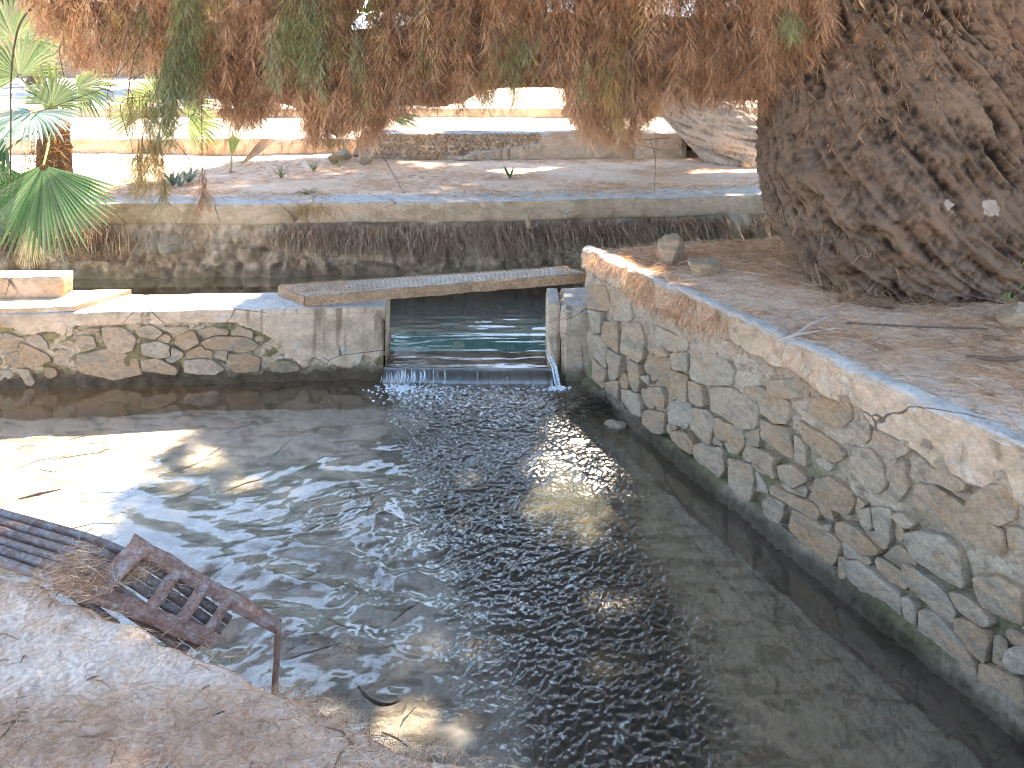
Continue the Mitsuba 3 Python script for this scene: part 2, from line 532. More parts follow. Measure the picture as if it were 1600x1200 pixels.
xs_ = np.concatenate([np.linspace(-3.6, -.95, 240), np.linspace(-.945, .86, 350), np.linspace(.87, 2.0, 90)])
ys_ = np.concatenate([np.linspace(1.2, 1.9, 50), np.linspace(1.905, 4.96, 540)])
nx, ny = len(xs_), len(ys_)
gx, gy = np.meshgrid(xs_, ys_, indexing='ij')
P = np.c_[gx.ravel(), gy.ravel(), water_height(gx.ravel(), gy.ravel())]
structure('stream_water', PLY((P, grid(nx, ny)), 'water', smooth=True))

# canal above the weir
WF0, WF1 = np.array([-2.98, 4.765]), np.array([-.76, 4.91])     # front of the weir wall, in plan
m = MB()
m.add([[-14, 4.9, -.25], [14, 4.9, -.25], [14, 7.4, -.25], [-14, 7.4, -.25]], [[0, 1, 2, 3]])
structure('canal_bed', m.ply('canal_bed_mud'))
nx, ny = 520, 150
gx, gy = np.meshgrid(np.linspace(-7, 6, nx), np.linspace(5.2, 6.95, ny), indexing='ij')
q = np.c_[gx.ravel(), gy.ravel(), np.zeros(gx.size)]
near = np.exp(-((q[:, 0] + .25) / .6) ** 2) * sst(6.0, 5.3, q[:, 1])
q[:, 2] = .17 + .0015 * (meshkit.noise(q * [10, 14, 1], 71) - .5) + near * .006 * (meshkit.noise(q * [5, 22, 1], 72) - .5)
m = MB()
m.add(q, grid(nx, ny))
# the tongue of water through the opening, down to the crest of the sill and over it
nx, ny = 150, 130
gx, gs = np.meshgrid(np.linspace(-.76, .24, nx), np.linspace(0, 1, ny), indexing='ij')
x, s = gx.ravel(), gs.ravel()
y = 5.2 - .36 * np.clip(s / .72, 0, 1) - .045 * sst(.72, 1, s)
z = .17 - .085 * sst(0, .74, s) - .088 * np.clip((s - .72) / .28, 0, 1) ** 1.3
q = np.c_[x, y, x * 0]
band = .0025 * np.sin(y * 80 + 7 * meshkit.fbm(q * [3, 10, 1], 3, 73)) + .006 * (meshkit.noise(q * [4, 40, 1], 74) - .5)
z = z + band * sst(0, .2, s) * sst(.78, .68, s)
yy = y + .030 * (meshkit.fbm(np.c_[x * 5, x * 0, x * 0], 3, 79) - .5) * sst(.5, .75, s) + .006 * (meshkit.noise(np.c_[x * 40, z * 6, x * 0], 75) - .5) * sst(.72, .8, s) + .002 * (meshkit.noise(np.c_[x * 130, z * 9, x * 0], 76) - .5) * sst(.72, .8, s)
m.add(np.c_[x, yy, z], grid(nx, ny))
structure('canal_water', m.ply('water', smooth=True))

# near bank, where the photographer stands
NEAR = spline([at(-420, 800, .42)[:2], at(-150, 850, .42)[:2], at(0, 892, .42)[:2], at(120, 938, .42)[:2], at(240, 982, .42)[:2], at(345, 1026, .42)[:2], at(480, 1083, .42)[:2],
               at(600, 1133, .42)[:2], at(720, 1166, .42)[:2], at(845, 1203, .42)[:2], at(1000, 1240, .42)[:2], at(1500, 1320, .42)[:2], [1.9, 1.0], [4, -1.5]], 420)
rows = [(0, -.5), (0, -.3), (0, -.15), (0, -.02), (.004, .25), (.006, .36), (.012, .402), (.035, .42)] + [(d, .42) for d in list(np.arange(.06, 1.5, .028)) + [1.7, 2, 2.5, 3.5, 6, 15, 60]]
t = np.gradient(NEAR, axis=0)
t /= np.linalg.norm(t, axis=1, keepdims=True)
inw = np.c_[t[:, 1], -t[:, 0]]
V = np.zeros((len(NEAR), len(rows), 3))
inw_far = np.array([-.35, -.94])
for k, (d, z) in enumerate(rows):
    b = min(1, d / .5)
    dd = inw * (1 - b) + inw_far * b
    V[:, k, :2] = NEAR + dd * d
    V[:, k, 2] = z
V = V.reshape(-1, 3)
edge = np.exp(-np.tile([abs(d) for d, _ in rows], len(NEAR)) / .05)
V[:, :2] += (edge * (meshkit.fbm(V * [9, 9, 4], 4, 81) - .5) * .09)[:, None] * np.array([.3, .9])
up = V[:, 2] > .3
V[up, 2] += .05 * (meshkit.fbm(V[up] * [2.2, 2.2, 0], 4, 82) - .5) + .016 * (meshkit.fbm(V[up] * [14, 14, 0], 3, 83) - .5)
structure('near_bank', PLY((V, grid(len(NEAR), len(rows))[:, ::-1]), 'litter', smooth=True))
NEAR_POLY = Polygon(np.vstack([NEAR, [4, -6], [-8, -6], [-8, 2.6]])).buffer(0)


def near_z(p):
    return .42 + .05 * (meshkit.fbm(np.c_[p[:, :2] * 2.2, p[:, 0] * 0], 4, 82) - .5) + .016 * (meshkit.fbm(np.c_[p[:, :2] * 14, p[:, 0] * 0], 3, 83) - .5)


# retaining wall on the right, and the terrace it holds
RW0 = np.array([.45, 4.74, 0]); RDIR = np.array([.3828, -.9238, 0]); RN = np.array([-.9238, -.3828, 0]); RTOP = .815
RIN = np.array([.978, .21, 0])
nS, nD = 240, 150
ss = np.concatenate([np.linspace(0, 3.2, nS - 12), np.linspace(3.4, 9, 12)])
dd = np.concatenate([np.linspace(0, 2.4, nD - 14), np.linspace(2.5, 30, 14)])
V = RW0 + ss[:, None, None] * RDIR + dd[None, :, None] * RIN + np.array([0, 0, RTOP])
sd = np.stack(np.meshgrid(ss, dd, indexing='ij'), -1).reshape(-1, 2)
V = V.reshape(-1, 3)


def terrace_z(p):
    d = np.maximum(0, (p[:, :2] - RW0[:2]) @ (-RN[:2]))
    q = np.c_[p[:, :2], p[:, 0] * 0]
    mound = .10 * np.exp(-(((p[:, 0] - 2.2) / .9) ** 2 + ((p[:, 1] - 4.1) / .7) ** 2))
    return RTOP - .012 + (.05 * (meshkit.fbm(q * 1.8, 4, 91) - .5) + .02 * (meshkit.fbm(q * 11, 3, 92) - .5)) * sst(0, .25, d) + mound


V[:, 2] = terrace_z(V)
structure('terrace_ground', PLY((V, grid(len(ss), len(dd))), 'litter', smooth=True))

# far bank: mud slope, terrace, paths
CURB = np.array([at(-900, 320, .75)[:2], at(-300, 319, .75)[:2], at(140, 318, .75)[:2], at(480, 317, .75)[:2], at(700, 315, .75)[:2], at(1000, 309, .75)[:2], at(1200, 303, .75)[:2], at(1320, 299, .75)[:2], at(1900, 287, .75)[:2]])
curb = spline(CURB, 520)
ct = np.gradient(curb, axis=0)
ct /= np.linalg.norm(ct, axis=1, keepdims=True)
cn = np.c_[ct[:, 1], -ct[:, 0]]                               # towards the canal
tt = np.linspace(0, 1, 60)
V = np.zeros((len(curb), 60, 3))
for k, t_ in enumerate(tt):
    off = .00 + .10 * t_ ** 1.5
    V[:, k, :2] = curb + cn * off
    V[:, k, 2] = .60 - .50 * t_
V = V.reshape(-1, 3)
T_ = np.tile(tt, len(curb))
lump = (meshkit.fbm(V * [3.2, 3.2, 2.2], 4, 101) - .5) * .38 + (meshkit.fbm(V * [11, 11, 6], 4, 102) - .5) * .22 - .06 * (np.abs(meshkit.noise(V * [9, 9, 1.5], 103) - .5) < .08)
V[:, :2] += np.repeat(cn, 60, 0) * (lump * np.sin(np.pi * np.clip(T_ * .9 + .05, 0, 1)))[:, None]
structure('mud_bank', PLY((V, grid(len(curb), 60)), 'mud', smooth=True))


def far_z(x, y):
    q = np.c_[x, y, x * 0]
    return .738 + (.06 * (meshkit.fbm(q * 1.1, 4, 111) - .5) + .02 * (meshkit.fbm(q * 8, 3, 112) - .5)) * sst(0, .3, y - np.interp(x, curb[:, 0], curb[:, 1]) - .42)


gx, gs = np.meshgrid(np.linspace(-9, 10, 330), np.linspace(0, 1, 90), indexing='ij')
x = gx.ravel()
y0 = np.interp(x, curb[:, 0], curb[:, 1]) + .3
y = y0 + (10.6 - y0) * gs.ravel()
structure('far_terrace', PLY((np.c_[x, y, far_z(x, y)], grid(330, 90)), 'litter', smooth=True))


def slab(x0, x1, y0, y1, z, seed, nx=160, ny=50, amp=.03):
    gx, gy = np.meshgrid(np.linspace(x0, x1, nx), y0 + (y1 - y0) * np.linspace(0, 1, ny) ** 2, indexing='ij')
    q = np.c_[gx.ravel(), gy.ravel(), np.full(gx.size, z)]
    q[:, 2] += amp * (meshkit.fbm(q * [.9, .9, 0], 4, seed) - .5)
    return q, grid(nx, ny)


def f_path(p, n, uv):
    a = fbm(p.x * .8, p.y * .8, 0, 4)
    b = fbm(p.x * 9, p.y * 9, 1, 3)
    return mix(C(.48, .40, .32), C(.60, .53, .46), a * .6 + b * .4)


scene['mat_path_dust'] = bumped(f_path, h_litter, rough=1, spec=.1)
q, f = slab(-14, 16, 0, 1, 1.055, 5, 260, 50)
yb = np.where(q[:, 0] < -1.62, 10.25, 9.78)
q[:, 2] -= np.where(q[:, 0] < -1.62, .115 * (1 - sst(0, .5, q[:, 1])), 0)
q[:, 1] = yb + (12.6 - yb) * q[:, 1]
structure('upper_path', PLY((q, f), 'path_dust', smooth=True))
structure('far_ground', PLY(slab(-140, 140, 12.35, 220, 1.20, 6, 200, 60, .15), 'path_dust', smooth=True))

# ------------------------------------------------------------------ needles lying on the ground
m = MB()
n = 200000
p = np.c_[rng.uniform(-2.6, 1.4, n), rng.uniform(1.0, 2.9, n)]
dens = meshkit.fbm(np.c_[p * 2.4, p[:, :1] * 0], 3, 121)
keep = rng.uniform(0, 1, n) < sst(.32, .62, dens) * .9 + .12
inside = np.array([NEAR_POLY.contains(Point(*a)) for a in p])
p = p[keep & inside]
litter_needles(m, np.c_[p, near_z(p)], .025, .075, .0013, .014)
for k in range(260):
    p = np.array([[rng.uniform(-2.2, .9), rng.uniform(1.3, 2.6)]])
    if not NEAR_POLY.contains(Point(*p[0])):
        continue
    c = np.append(p[0], near_z(p)[0] + .004)
    a = rng.uniform(0, 2 * np.pi)
    L = rng.uniform(.012, .05)
    d = np.array([math.cos(a) * L, math.sin(a) * L, .003])
    m.add(*tube([c - d, c + [rng.normal(0, .004), rng.normal(0, .004), .004], c + d], [.0012, .0022, .001], 5), np.array([.30, .19, .11]) * rng.uniform(.4, 1.6))
labels['bank_needles'] = dict(label='dry fallen needles strewn over the near bank in the foreground', category='needles', kind='stuff')
scene['bank_needles'] = m.ply('strand')
THINGS.add('bank_needles')

m = MB()
n = 60000
s, d = rng.uniform(0, 3.3, n), rng.uniform(0, 1, n) ** 1.2 * 2.3
p = (RW0 + s[:, None] * RDIR + d[:, None] * RIN)[:, :2]
dens = meshkit.fbm(np.c_[p * 2.0, p[:, :1] * 0], 3, 131)
keep = rng.uniform(0, 1, n) < (sst(.30, .55, dens) * .9 + .1) * np.clip(.5 + d * 4, 0, 1) * np.where((s > 1.7) & (d < .22), .35, 1)
p = p[keep]
litter_needles(m, np.c_[p, terrace_z(np.c_[p, p[:, :1]])], .04, .11, .0024, .02)
# needles hanging over the edge of the wall, in tufts
for s0, wid, k in ((.30, .16, 500), (.62, .22, 1300), (.98, .22, 1300), (1.22, .12, 350), (1.75, .3, 260), (.12, .1, 200)):
    s = np.clip(rng.normal(s0, wid * .5, k), 0, 3)
    r = RW0 + s[:, None] * RDIR + RN * rng.uniform(.0, .055, (k, 1)) + np.array([0, 0, RTOP]) - np.c_[np.zeros((k, 2)), rng.uniform(-.01, .13, k) * (1 if wid > .2 else .5)]
    dv = np.c_[rng.normal(0, .35, (k, 2)), -rng.uniform(.3, 1, k)]
    m.add(*needles(r, dv, rng.uniform(.03, .09, k), .0022, pick(LITTER_COLS, k)))
labels['terrace_needles'] = dict(label='dry orange needles covering the terrace and hanging over its edge', category='needles', kind='stuff')
scene['terrace_needles'] = m.ply('strand')
THINGS.add('terrace_needles')

m = MB()
n = 34000
x = rng.uniform(-4.6, 3.6, n)
y0 = np.interp(x, curb[:, 0], curb[:, 1])
y = y0 + .05 + rng.uniform(0, 1, n) ** 1.4 * 3.0
dens = meshkit.fbm(np.c_[x * 1.1, y * 1.6, x * 0], 3, 141)
keep = rng.uniform(0, 1, n) < (sst(.36, .6, dens) + .06) * np.clip(.1 + (y - y0) * 1.5, 0, 1)
x, y = x[keep], y[keep]
z = np.where(y < np.interp(x, curb[:, 0], curb[:, 1]) + .42, .752, far_z(x, y))
litter_needles(m, np.c_[x, y, z], .05, .14, .004, .02)
labels['far_needles'] = dict(label='brown needle litter over the far terrace behind the canal', category='needles', kind='stuff')
scene['far_needles'] = m.ply('strand')
THINGS.add('far_needles')

# ------------------------------------------------------------------ retaining wall on the right
W = thing('retaining_wall', 'rough stone retaining wall along the right side of the stream', 'wall')
wall3 = frame_to_world(RW0, RDIR, np.array([0, 0, 1.0]), RN)
nS, nT = 420, 100
S_, T_ = np.meshgrid(np.concatenate([np.linspace(-.03, 2.95, nS - 10), np.linspace(3.05, 5, 10)]), np.linspace(-.3, RTOP - .004, nT), indexing='ij')
S_, T_ = S_.ravel(), T_.ravel()
q = np.c_[S_, T_, S_ * 0]
D = (meshkit.fbm(q * 5, 4, 151) - .5) * .05 + (meshkit.fbm(q * 20, 4, 152) - .5) * .035 - .008 + .012 * sst(.3, .6, T_)
m = MB()
m.add(wall3(S_, T_, D), grid(nS, nT))
# the end towards the weir and the canal side
V = []
e_s = np.linspace(0, 1, 60)
for k in e_s:
    V.append(RW0 + RIN * k * 4 + np.outer(np.linspace(-.3, RTOP - .004, 40), [0, 0, 1.0]))
V = np.array(V).reshape(-1, 3)
V[:, 1] += (meshkit.fbm(V * 5, 4, 153) - .5) * .05
m.add(V, grid(60, 40)[:, ::-1])
part(W, 'mortar', m.ply('mortar', smooth=True))
# coping: lumpy cement band along the top
S_, T_ = np.meshgrid(np.concatenate([np.linspace(-.05, 2.95, nS - 10), np.linspace(3.05, 5, 10)]), np.linspace(0, 1, 26), indexing='ij')
S_, T_ = S_.ravel(), T_.ravel()
low = RTOP - .11 - .05 * (meshkit.fbm(np.c_[S_ * 6, S_ * 0, S_ * 0], 3, 154) - .3) - .06 * sst(1.6, 2.4, S_)
tq = np.clip((T_ - .08) / .74, 0, 1)
z = low + (RTOP - low) * tq
q = np.c_[S_, z, S_ * 0]
D = .020 + (meshkit.fbm(q * 9, 4, 155) - .5) * .06 + (meshkit.fbm(q * 30, 3, 255) - .5) * .02
D = np.where(T_ < .08, -.03, D)
D = np.where(T_ > .82, .022 - (T_ - .82) / .18 * .06, D)
z = np.where(T_ > .82, RTOP + .006 + (meshkit.fbm(q * 8, 3, 156) - .5) * .014, z)
z = z - .012 * np.exp(-((T_ - .82) / .05) ** 2)
m = MB()
m.add(wall3(S_, z, D), grid(nS, 26))
part(W, 'coping', m.ply('concrete', smooth=True))
# footing: dark ledge at the waterline
S_, T_ = np.meshgrid(np.linspace(-.02, 3.4, 420), np.linspace(0, 1, 14), indexing='ij')
S_, T_ = S_.ravel(), T_.ravel()
q = np.c_[S_ * 7, T_ * .3, S_ * 0]
wd = .045 + .03 * (meshkit.fbm(q, 3, 157) - .5)
ht = .07 + .05 * (meshkit.fbm(q + 4, 3, 158) - .5)
D = np.where(T_ < .5, wd, wd * (1 - (T_ - .5) * 2) - .02)
z = np.where(T_ < .5, -.25 + (ht + .25) * T_ * 2, ht + .02 * (T_ - .5))
D = D + (meshkit.fbm(np.c_[S_ * 40, z * 40, S_ * 0], 3, 159) - .5) * .03
m = MB()
m.add(wall3(S_, z, D), grid(420, 14))
part(W, 'footing', m.ply('mortar', smooth=True))

Z = dict(a=(900, 360, 5), b=(900, 540, 5), c=(1140, 500, 5), d=(1140, 700, 5), e=(1300, 640, 5.3333), f=(1300, 860, 5.3333), w=(0, 440, 5), x=(300, 440, 5))
RSTONES = '''b 145,100 250,190 240,330 150,250|b 255,25 380,85 360,245 260,130|b 415,105 520,150 525,270 515,360 480,355 430,270|b 255,285 355,275 350,410 320,400 255,340|b 375,340 525,380 535,550 470,530 380,420
b 530,240 595,235 590,300|b 585,325 690,330 710,400 715,485 650,465 620,410 585,385|b 550,505 600,500 715,525 715,685 640,675 545,595|b 820,410 905,440 925,500 915,600 900,640 760,590 755,500 765,450|b 930,490 1060,510 1110,600 1060,770 1010,730 920,640
b 775,670 890,670 940,770 935,845 860,800 775,710|b 960,770 1010,755 1090,790 1170,805 1165,880 1190,950 1130,1035 1010,920 960,850|b 1110,560 1180,600 1330,640 1335,780 1290,850 1270,840 1220,740 1130,730 1110,650|b 1210,880 1390,930 1420,1050 1400,1200 1340,1190 1230,1080
b 1400,790 1500,820 1590,880 1560,960 1590,1030 1480,990 1405,940|b 1345,690 1460,640 1460,780 1400,770|b 905,270 1020,310 1020,480 905,430|b 770,190 880,240 895,430 850,420 770,330|b 1050,320 1250,330 1450,450 1475,520 1440,650 1340,640 1070,500|b 590,60 740,80 755,170 750,320 700,290 590,180
a 395,710 530,740 545,870 540,1000 510,1030 380,950 375,890|a 230,720 355,710 355,950 280,910 220,860|a 145,810 210,830 260,910 250,1070 160,990|a 300,560 320,480 420,450 440,580 455,690 420,710 310,690|a 100,430 240,430 270,500 265,620 200,625 110,600|a 460,460 600,480 595,550 470,540
a 110,620 230,640 210,790 140,800|a 590,930 700,900 740,950 755,980 590,960|a 760,960 890,950 895,1100 770,1080|a 650,740 830,830 910,860 890,930 760,940 650,890|a 910,960 1020,960 1150,970 1260,1080 1240,1200 1030,1210 915,1150
c 280,770 500,850 515,930 520,1080 480,1070 300,940 270,900|c 530,890 620,960 630,1130 540,1090|c 560,780 640,840 740,880 900,980 940,1060 860,1110 760,1060 600,930|c 660,620 800,570 960,600 980,760 900,850 760,830 670,740|c 1000,800 1120,780 1130,900 1080,950 1010,930
c 1150,860 1300,860 1450,960 1400,1040 1290,1080 1140,950|c 1310,740 1380,750 1500,830 1600,910 1600,1000 1480,950 1330,870|c 130,520 250,520 480,640 490,790 400,800 290,730 120,610|c 300,480 600,450 640,590 500,600 340,580
d 405,140 520,130 640,230 620,260 510,300 410,230|d 700,240 800,220 990,340 995,420 940,525 860,500 690,370|d 370,285 500,360 680,430 725,490 715,550 640,520 360,330|d 340,370 460,420 450,510 410,605 300,510 300,420|d 540,475 700,560 850,680 900,750 870,850 820,930 760,880 495,620 510,540
d 860,570 960,590 1080,680 1200,800 1130,830 1050,810 860,670|d 895,840 945,860 945,1015 905,1010|d 1150,460 1290,470 1300,560 1280,735 1230,720 1160,600|d 1050,480 1130,460 1140,600 1110,640 1060,600|d 780,590 825,590 825,645 780,630|d 700,80 760,80 830,120 820,170 730,130|d 990,60 1110,80 1160,180 1130,290 1050,260 985,200
e 655,1110 640,1025 790,1003 960,1056 1077,1184 1109,1376 1130,1472 997,1424 827,1301 683,1205|e 200,300 380,330 450,450 480,620 400,690 220,560|e 520,470 640,420 660,640 580,770 510,680|e 820,470 960,380 1060,440 1170,500 1160,600 1110,670 1000,650 850,560|e 720,620 880,640 1140,800 1380,950 1480,1040 1440,1180 1300,1140 1100,1020 820,900 700,760
e 1170,740 1320,620 1460,640 1580,760 1540,900 1430,950 1300,890 1150,800|e 530,870 620,860 700,940 680,980 600,960|e 1500,960 1650,990 1650,1150 1510,1150
f 165,80 270,90 450,230 620,380 600,560 560,550 380,420 250,290 160,200|f 640,110 760,160 960,330 1050,480 1040,590 1000,580 860,460 640,260 620,190|f 1065,565 1210,590 1345,710 1310,915 1210,850 1055,700|f 640,380 680,365 745,480 730,600 680,665 645,620|f 770,490 900,500 990,590 1140,760 1180,850 1245,960 1240,1060 1190,1080 1040,980 790,780 760,680
f 1280,940 1450,990 1640,1110 1640,1360 1420,1200 1260,1080|f 1000,330 1130,370 1300,500 1370,600 1290,620 1060,450|f 1200,220 1420,210 1620,330 1620,610 1470,540 1280,440|f 1500,820 1600,790 1660,860 1640,1010 1520,990 1470,900'''


def on_plane(u, v, P0, N):
    d = np.array([(u - 800) / FOC, 1, -(v - HOR) / FOC])
    o = np.array([0, 0, EYE])
    return o + d * ((P0 - o) @ N) / (d @ N)


def traced(text, P0, sdir, N):
    out = []
    for item in text.replace('\n', '|').split('|'):
        z, *pts = item.split()
        ox, oy, k = Z[z]
        q = []
        for a in pts:
            a = a.split(',')
            w = on_plane(ox + float(a[0]) / k, oy + float(a[1]) / k, P0, N)
            q.append(((w - P0) @ sdir, w[2]))
        out.append(Polygon(q).buffer(0))
    return out


big = traced(RSTONES, RW0, RDIR, RN)
big = [b if b.geom_type == 'Polygon' else max(b.geoms, key=lambda g: g.area) for b in big]
for k, b in enumerate(big):
    up = b.centroid.y / RTOP
    part(W, 'stone', stone_shape(b.buffer(.004), wall3, .026 - .010 * up, seed=200 + k, rough=.35 + .35 * up))


def fillers(region, avoid, cell, seed, gap=.010, amin=.0012, ratio=1.6):
    """Small stones packed between the large ones: cells of a jittered lattice, less the stones already laid."""
    r = random.Random(seed)
    x0, y0, x1, y1 = region.bounds
    from scipy.spatial import Voronoi
    pts = []
    j = 0
    y = y0 - cell
    while y < y1 + cell:
        x = x0 - 2 * cell + (j % 2) * cell * ratio * .5
        while x < x1 + 2 * cell:
            pts.append((x / ratio + r.uniform(-.3, .3) * cell, y + r.uniform(-.3, .3) * cell))
            x += cell * ratio
        y += cell
        j += 1
    vor = Voronoi(np.array(pts))
    used = unary_union([a.buffer(gap) for a in avoid]) if avoid else Polygon()
    out = []
    for reg in vor.point_region:
        reg = vor.regions[reg]
        if not reg or -1 in reg:
            continue
        c = Polygon([(vor.vertices[i][0] * ratio, vor.vertices[i][1]) for i in reg]).buffer(0)
        if not c.intersects(region):
            continue
        c = c.intersection(region).buffer(-gap * .6).difference(used)
        for g in getattr(c, 'geoms', [c]):
            g = g.buffer(-.006).buffer(.006)
            for h in getattr(g, 'geoms', [g]):
                if h.area > amin and h.area / (h.length ** 2) > .035:
                    out.append(h.simplify(.004))
    return out


small = fillers(Polygon([(.02, .40), (3.3, .36), (3.3, .09), (.02, .09)]), big, .085, 5, gap=.006, amin=.0022)
for k, b in enumerate(small[:180]):
    part(W, 'stone', stone_shape(b, wall3, .011, seed=500 + k, step=.025, rough=.8))

# ------------------------------------------------------------------ weir wall on the left
W = thing('weir_wall', 'low mossy concrete and stone wall between the pool and the canal', 'wall')
WD = np.append(WF1 - WF0, 0); WLEN = np.linalg.norm(WD); WD /= WLEN
WN = np.array([WD[1], -WD[0], 0])
W0 = np.append(WF0, 0)
WTOP = .43
weir3 = frame_to_world(W0, WD, np.array([0, 0, 1.0]), WN)
S_, T_ = np.meshgrid(np.linspace(-2.5, WLEN - .012, 420), np.linspace(-.3, WTOP - .03, 70), indexing='ij')
S_, T_ = S_.ravel(), T_.ravel()
q = np.c_[S_, T_, S_ * 0]
D = (meshkit.fbm(q * 7, 4, 161) - .5) * .05 + (meshkit.fbm(q * 26, 3, 162) - .5) * .018 - .006 + .05 * sst(.08, -.05, T_)
m = MB()
m.add(weir3(S_, T_, D), grid(420, 70))
part(W, 'core', m.ply('weir_core', smooth=True))
# body: coping slab and the faces of the opening
S_, T_ = np.meshgrid(np.linspace(-2.5, WLEN, 300), np.linspace(0, 1, 60), indexing='ij')
S_, T_ = S_.ravel(), T_.ravel()
prof = np.array([[-.02, .34], [.004, .352], [.010, .400], [.004, .424], [-.012, .431], [-.10, .433], [-.25, .432], [-.345, .430], [-.36, .42], [-.362, .2], [-.362, -.3]])
pl = np.linspace(0, 1, len(prof))
d, z = np.interp(T_, pl, prof[:, 0]), np.interp(T_, pl, prof[:, 1])
d = d + .018 * (meshkit.fbm(np.c_[S_ * 8, z * 8, d * 8], 4, 163) - .5)
z = z + .014 * (meshkit.fbm(np.c_[S_ * 5, d * 9, S_ * 0], 4, 164) - .5)
m = MB()
m.add(weir3(S_, z, d), grid(300, 60))
e0 = weir3(np.array([WLEN]), np.array([0.]), np.array([0.]))[0]
a, b = np.meshgrid(np.linspace(0, .36, 14), np.linspace(-.3, WTOP - .01, 24), indexing='ij')
v = e0 - WN * a.ravel()[:, None] + np.array([0, 0, 1.0]) * b.ravel()[:, None]
v[:, 0] += .02 * (meshkit.fbm(v * 9, 3, 165) - .5)
m.add(v, grid(14, 24))
part(W, 'coping', m.ply('concrete', smooth=60))
WSTONES = '''w 165,480 230,500 380,580 400,610 330,650 240,655 175,620 160,560|w 805,370 940,360 1030,400 1060,450 1040,530 940,555 850,520 810,440|w 610,570 700,560 830,525 960,560 1070,610 1100,720 1000,740 880,760 830,740 640,700 610,650|w 1090,360 1190,340 1270,400 1210,440 1120,420
w 1110,490 1250,475 1320,500 1320,580 1220,590 1120,560|w 1110,620 1240,605 1390,680 1380,720 1250,700 1110,690|w 365,670 430,680 450,720 410,745 365,730|w 1440,620 1560,610 1660,620 1750,680 1680,720 1450,700|w 0,690 80,685 110,720 60,760 0,770|w 130,680 215,690 270,780 230,820 190,750
x 85,470 200,430 420,440 520,490 480,530 300,525 120,515|x 290,570 440,565 530,610 520,690 340,700 300,640|x 620,660 690,620 800,635 840,690 720,705 630,690'''
wst = traced(WSTONES, W0, WD, WN)
for k, b in enumerate(wst):
    part(W, 'stone', stone_shape(b.buffer(.006), weir3, .010, seed=700 + k, rough=.6))
for k, b in enumerate(fillers(Polygon([(-.6, .34), (1.55, .34), (1.55, .06), (-.6, .06)]), wst, .10, 8, gap=.012, amin=.0016, ratio=1.5)):
    if rnd.random() < .75:
        part(W, 'stone', stone_shape(b, weir3, .006, seed=760 + k, step=.02, rough=.9))
PLASTER = ['w -400,240 600,240 1080,240 1090,300 1080,345 930,330 830,325 700,310 605,345 590,420 520,440 430,400 300,410 270,425 200,430 130,390 0,350 -200,380 -400,340',
           'w 1100,240 1600,240 1600,290 1420,320 1330,310 1300,290 1100,300',
           'x 110,235 880,230 1480,230 1500,300 1503,590 1460,600 1420,610 1345,590 1330,650 1250,690 1180,690 1110,660 1060,680 1040,640 945,600 920,680 860,690 800,612 640,620 620,600 710,570 640,460 520,400 360,350 340,300 150,300']
for k, b in enumerate(traced('|'.join(PLASTER), W0, WD, WN)):
    b = b.intersection(Polygon([(-3, .05), (WLEN - .004, .05), (WLEN - .004, .40), (-3, .40)]))
    # ragged plaster skin: grid cells inside the outline, thickness rounded off towards the edge
    pts = []
    x0, y0, x1, y1 = b.bounds
    from scipy.spatial import Delaunay
    ring = np.array([b.exterior.interpolate(t_).coords[0] for t_ in np.arange(0, b.exterior.length, .008)])
    ring = ring + .008 * (np.c_[meshkit.fbm(np.c_[ring * 30, ring[:, :1] * 0], 3, 171), meshkit.fbm(np.c_[ring * 30, ring[:, :1] * 0], 3, 172)] - .5)
    b2 = Polygon(ring).buffer(0)
    inner = b2.buffer(-.006)
    xs, ys = np.meshgrid(np.arange(x0, x1, .014), np.arange(y0, y1, .014))
    g = np.c_[xs.ravel(), ys.ravel()] + rng.uniform(-.003, .003, (xs.size, 2))
    import shapely
    g = g[shapely.contains_xy(inner, g[:, 0], g[:, 1])]
    allp = np.vstack([ring, g])
    tri = Delaunay(allp).simplices
    cc = allp[tri].mean(1)
    tri = tri[shapely.contains_xy(b2, cc[:, 0], cc[:, 1])]
    dist = shapely.distance(shapely.points(allp), b2.exterior)
    d = -.03 + .038 * sst(-.0005, .004, dist) + .007 * (meshkit.fbm(np.c_[allp * 9, allp[:, :1] * 0], 4, 173) - .5) + .006 * sst(.0, .03, dist)
    w = weir3(allp[:, 0], allp[:, 1], d)
    nn = np.cross(w[tri[:, 1]] - w[tri[:, 0]], w[tri[:, 2]] - w[tri[:, 0]])
    tri = np.where((nn @ WN < 0)[:, None], tri[:, ::-1], tri)
    part(W, 'plaster_patch', PLY((w, tri), 'concrete', smooth=50))
# raised step of older concrete at the left end
sl = weir3(np.array([-2.0, .30, .52, .66, -2.0]), np.zeros(5), np.array([0.0] * 5))
v, f = box_mesh([-2.4, -.36, .425], [.42, .006, .468], .012, .05, 5, .008)
k = (v[:, 0] > .2)
v[k, 0] += (-(v[k, 1]) * .55) * 1.0
w = weir3(v[:, 0], v[:, 2], v[:, 1])
part(W, 'step', PLY((w, f), 'concrete', smooth=40))

B = thing('concrete_block', 'pale concrete block standing on the left end of the weir wall', 'block')
v, f = box_mesh([-2.6, -.34, .462], [.27, -.17, .60], .012, .03, 9, .009)
w = weir3(v[:, 0], v[:, 2], v[:, 1])
scene[B] = PLY((w, f), 'concrete', smooth=40)

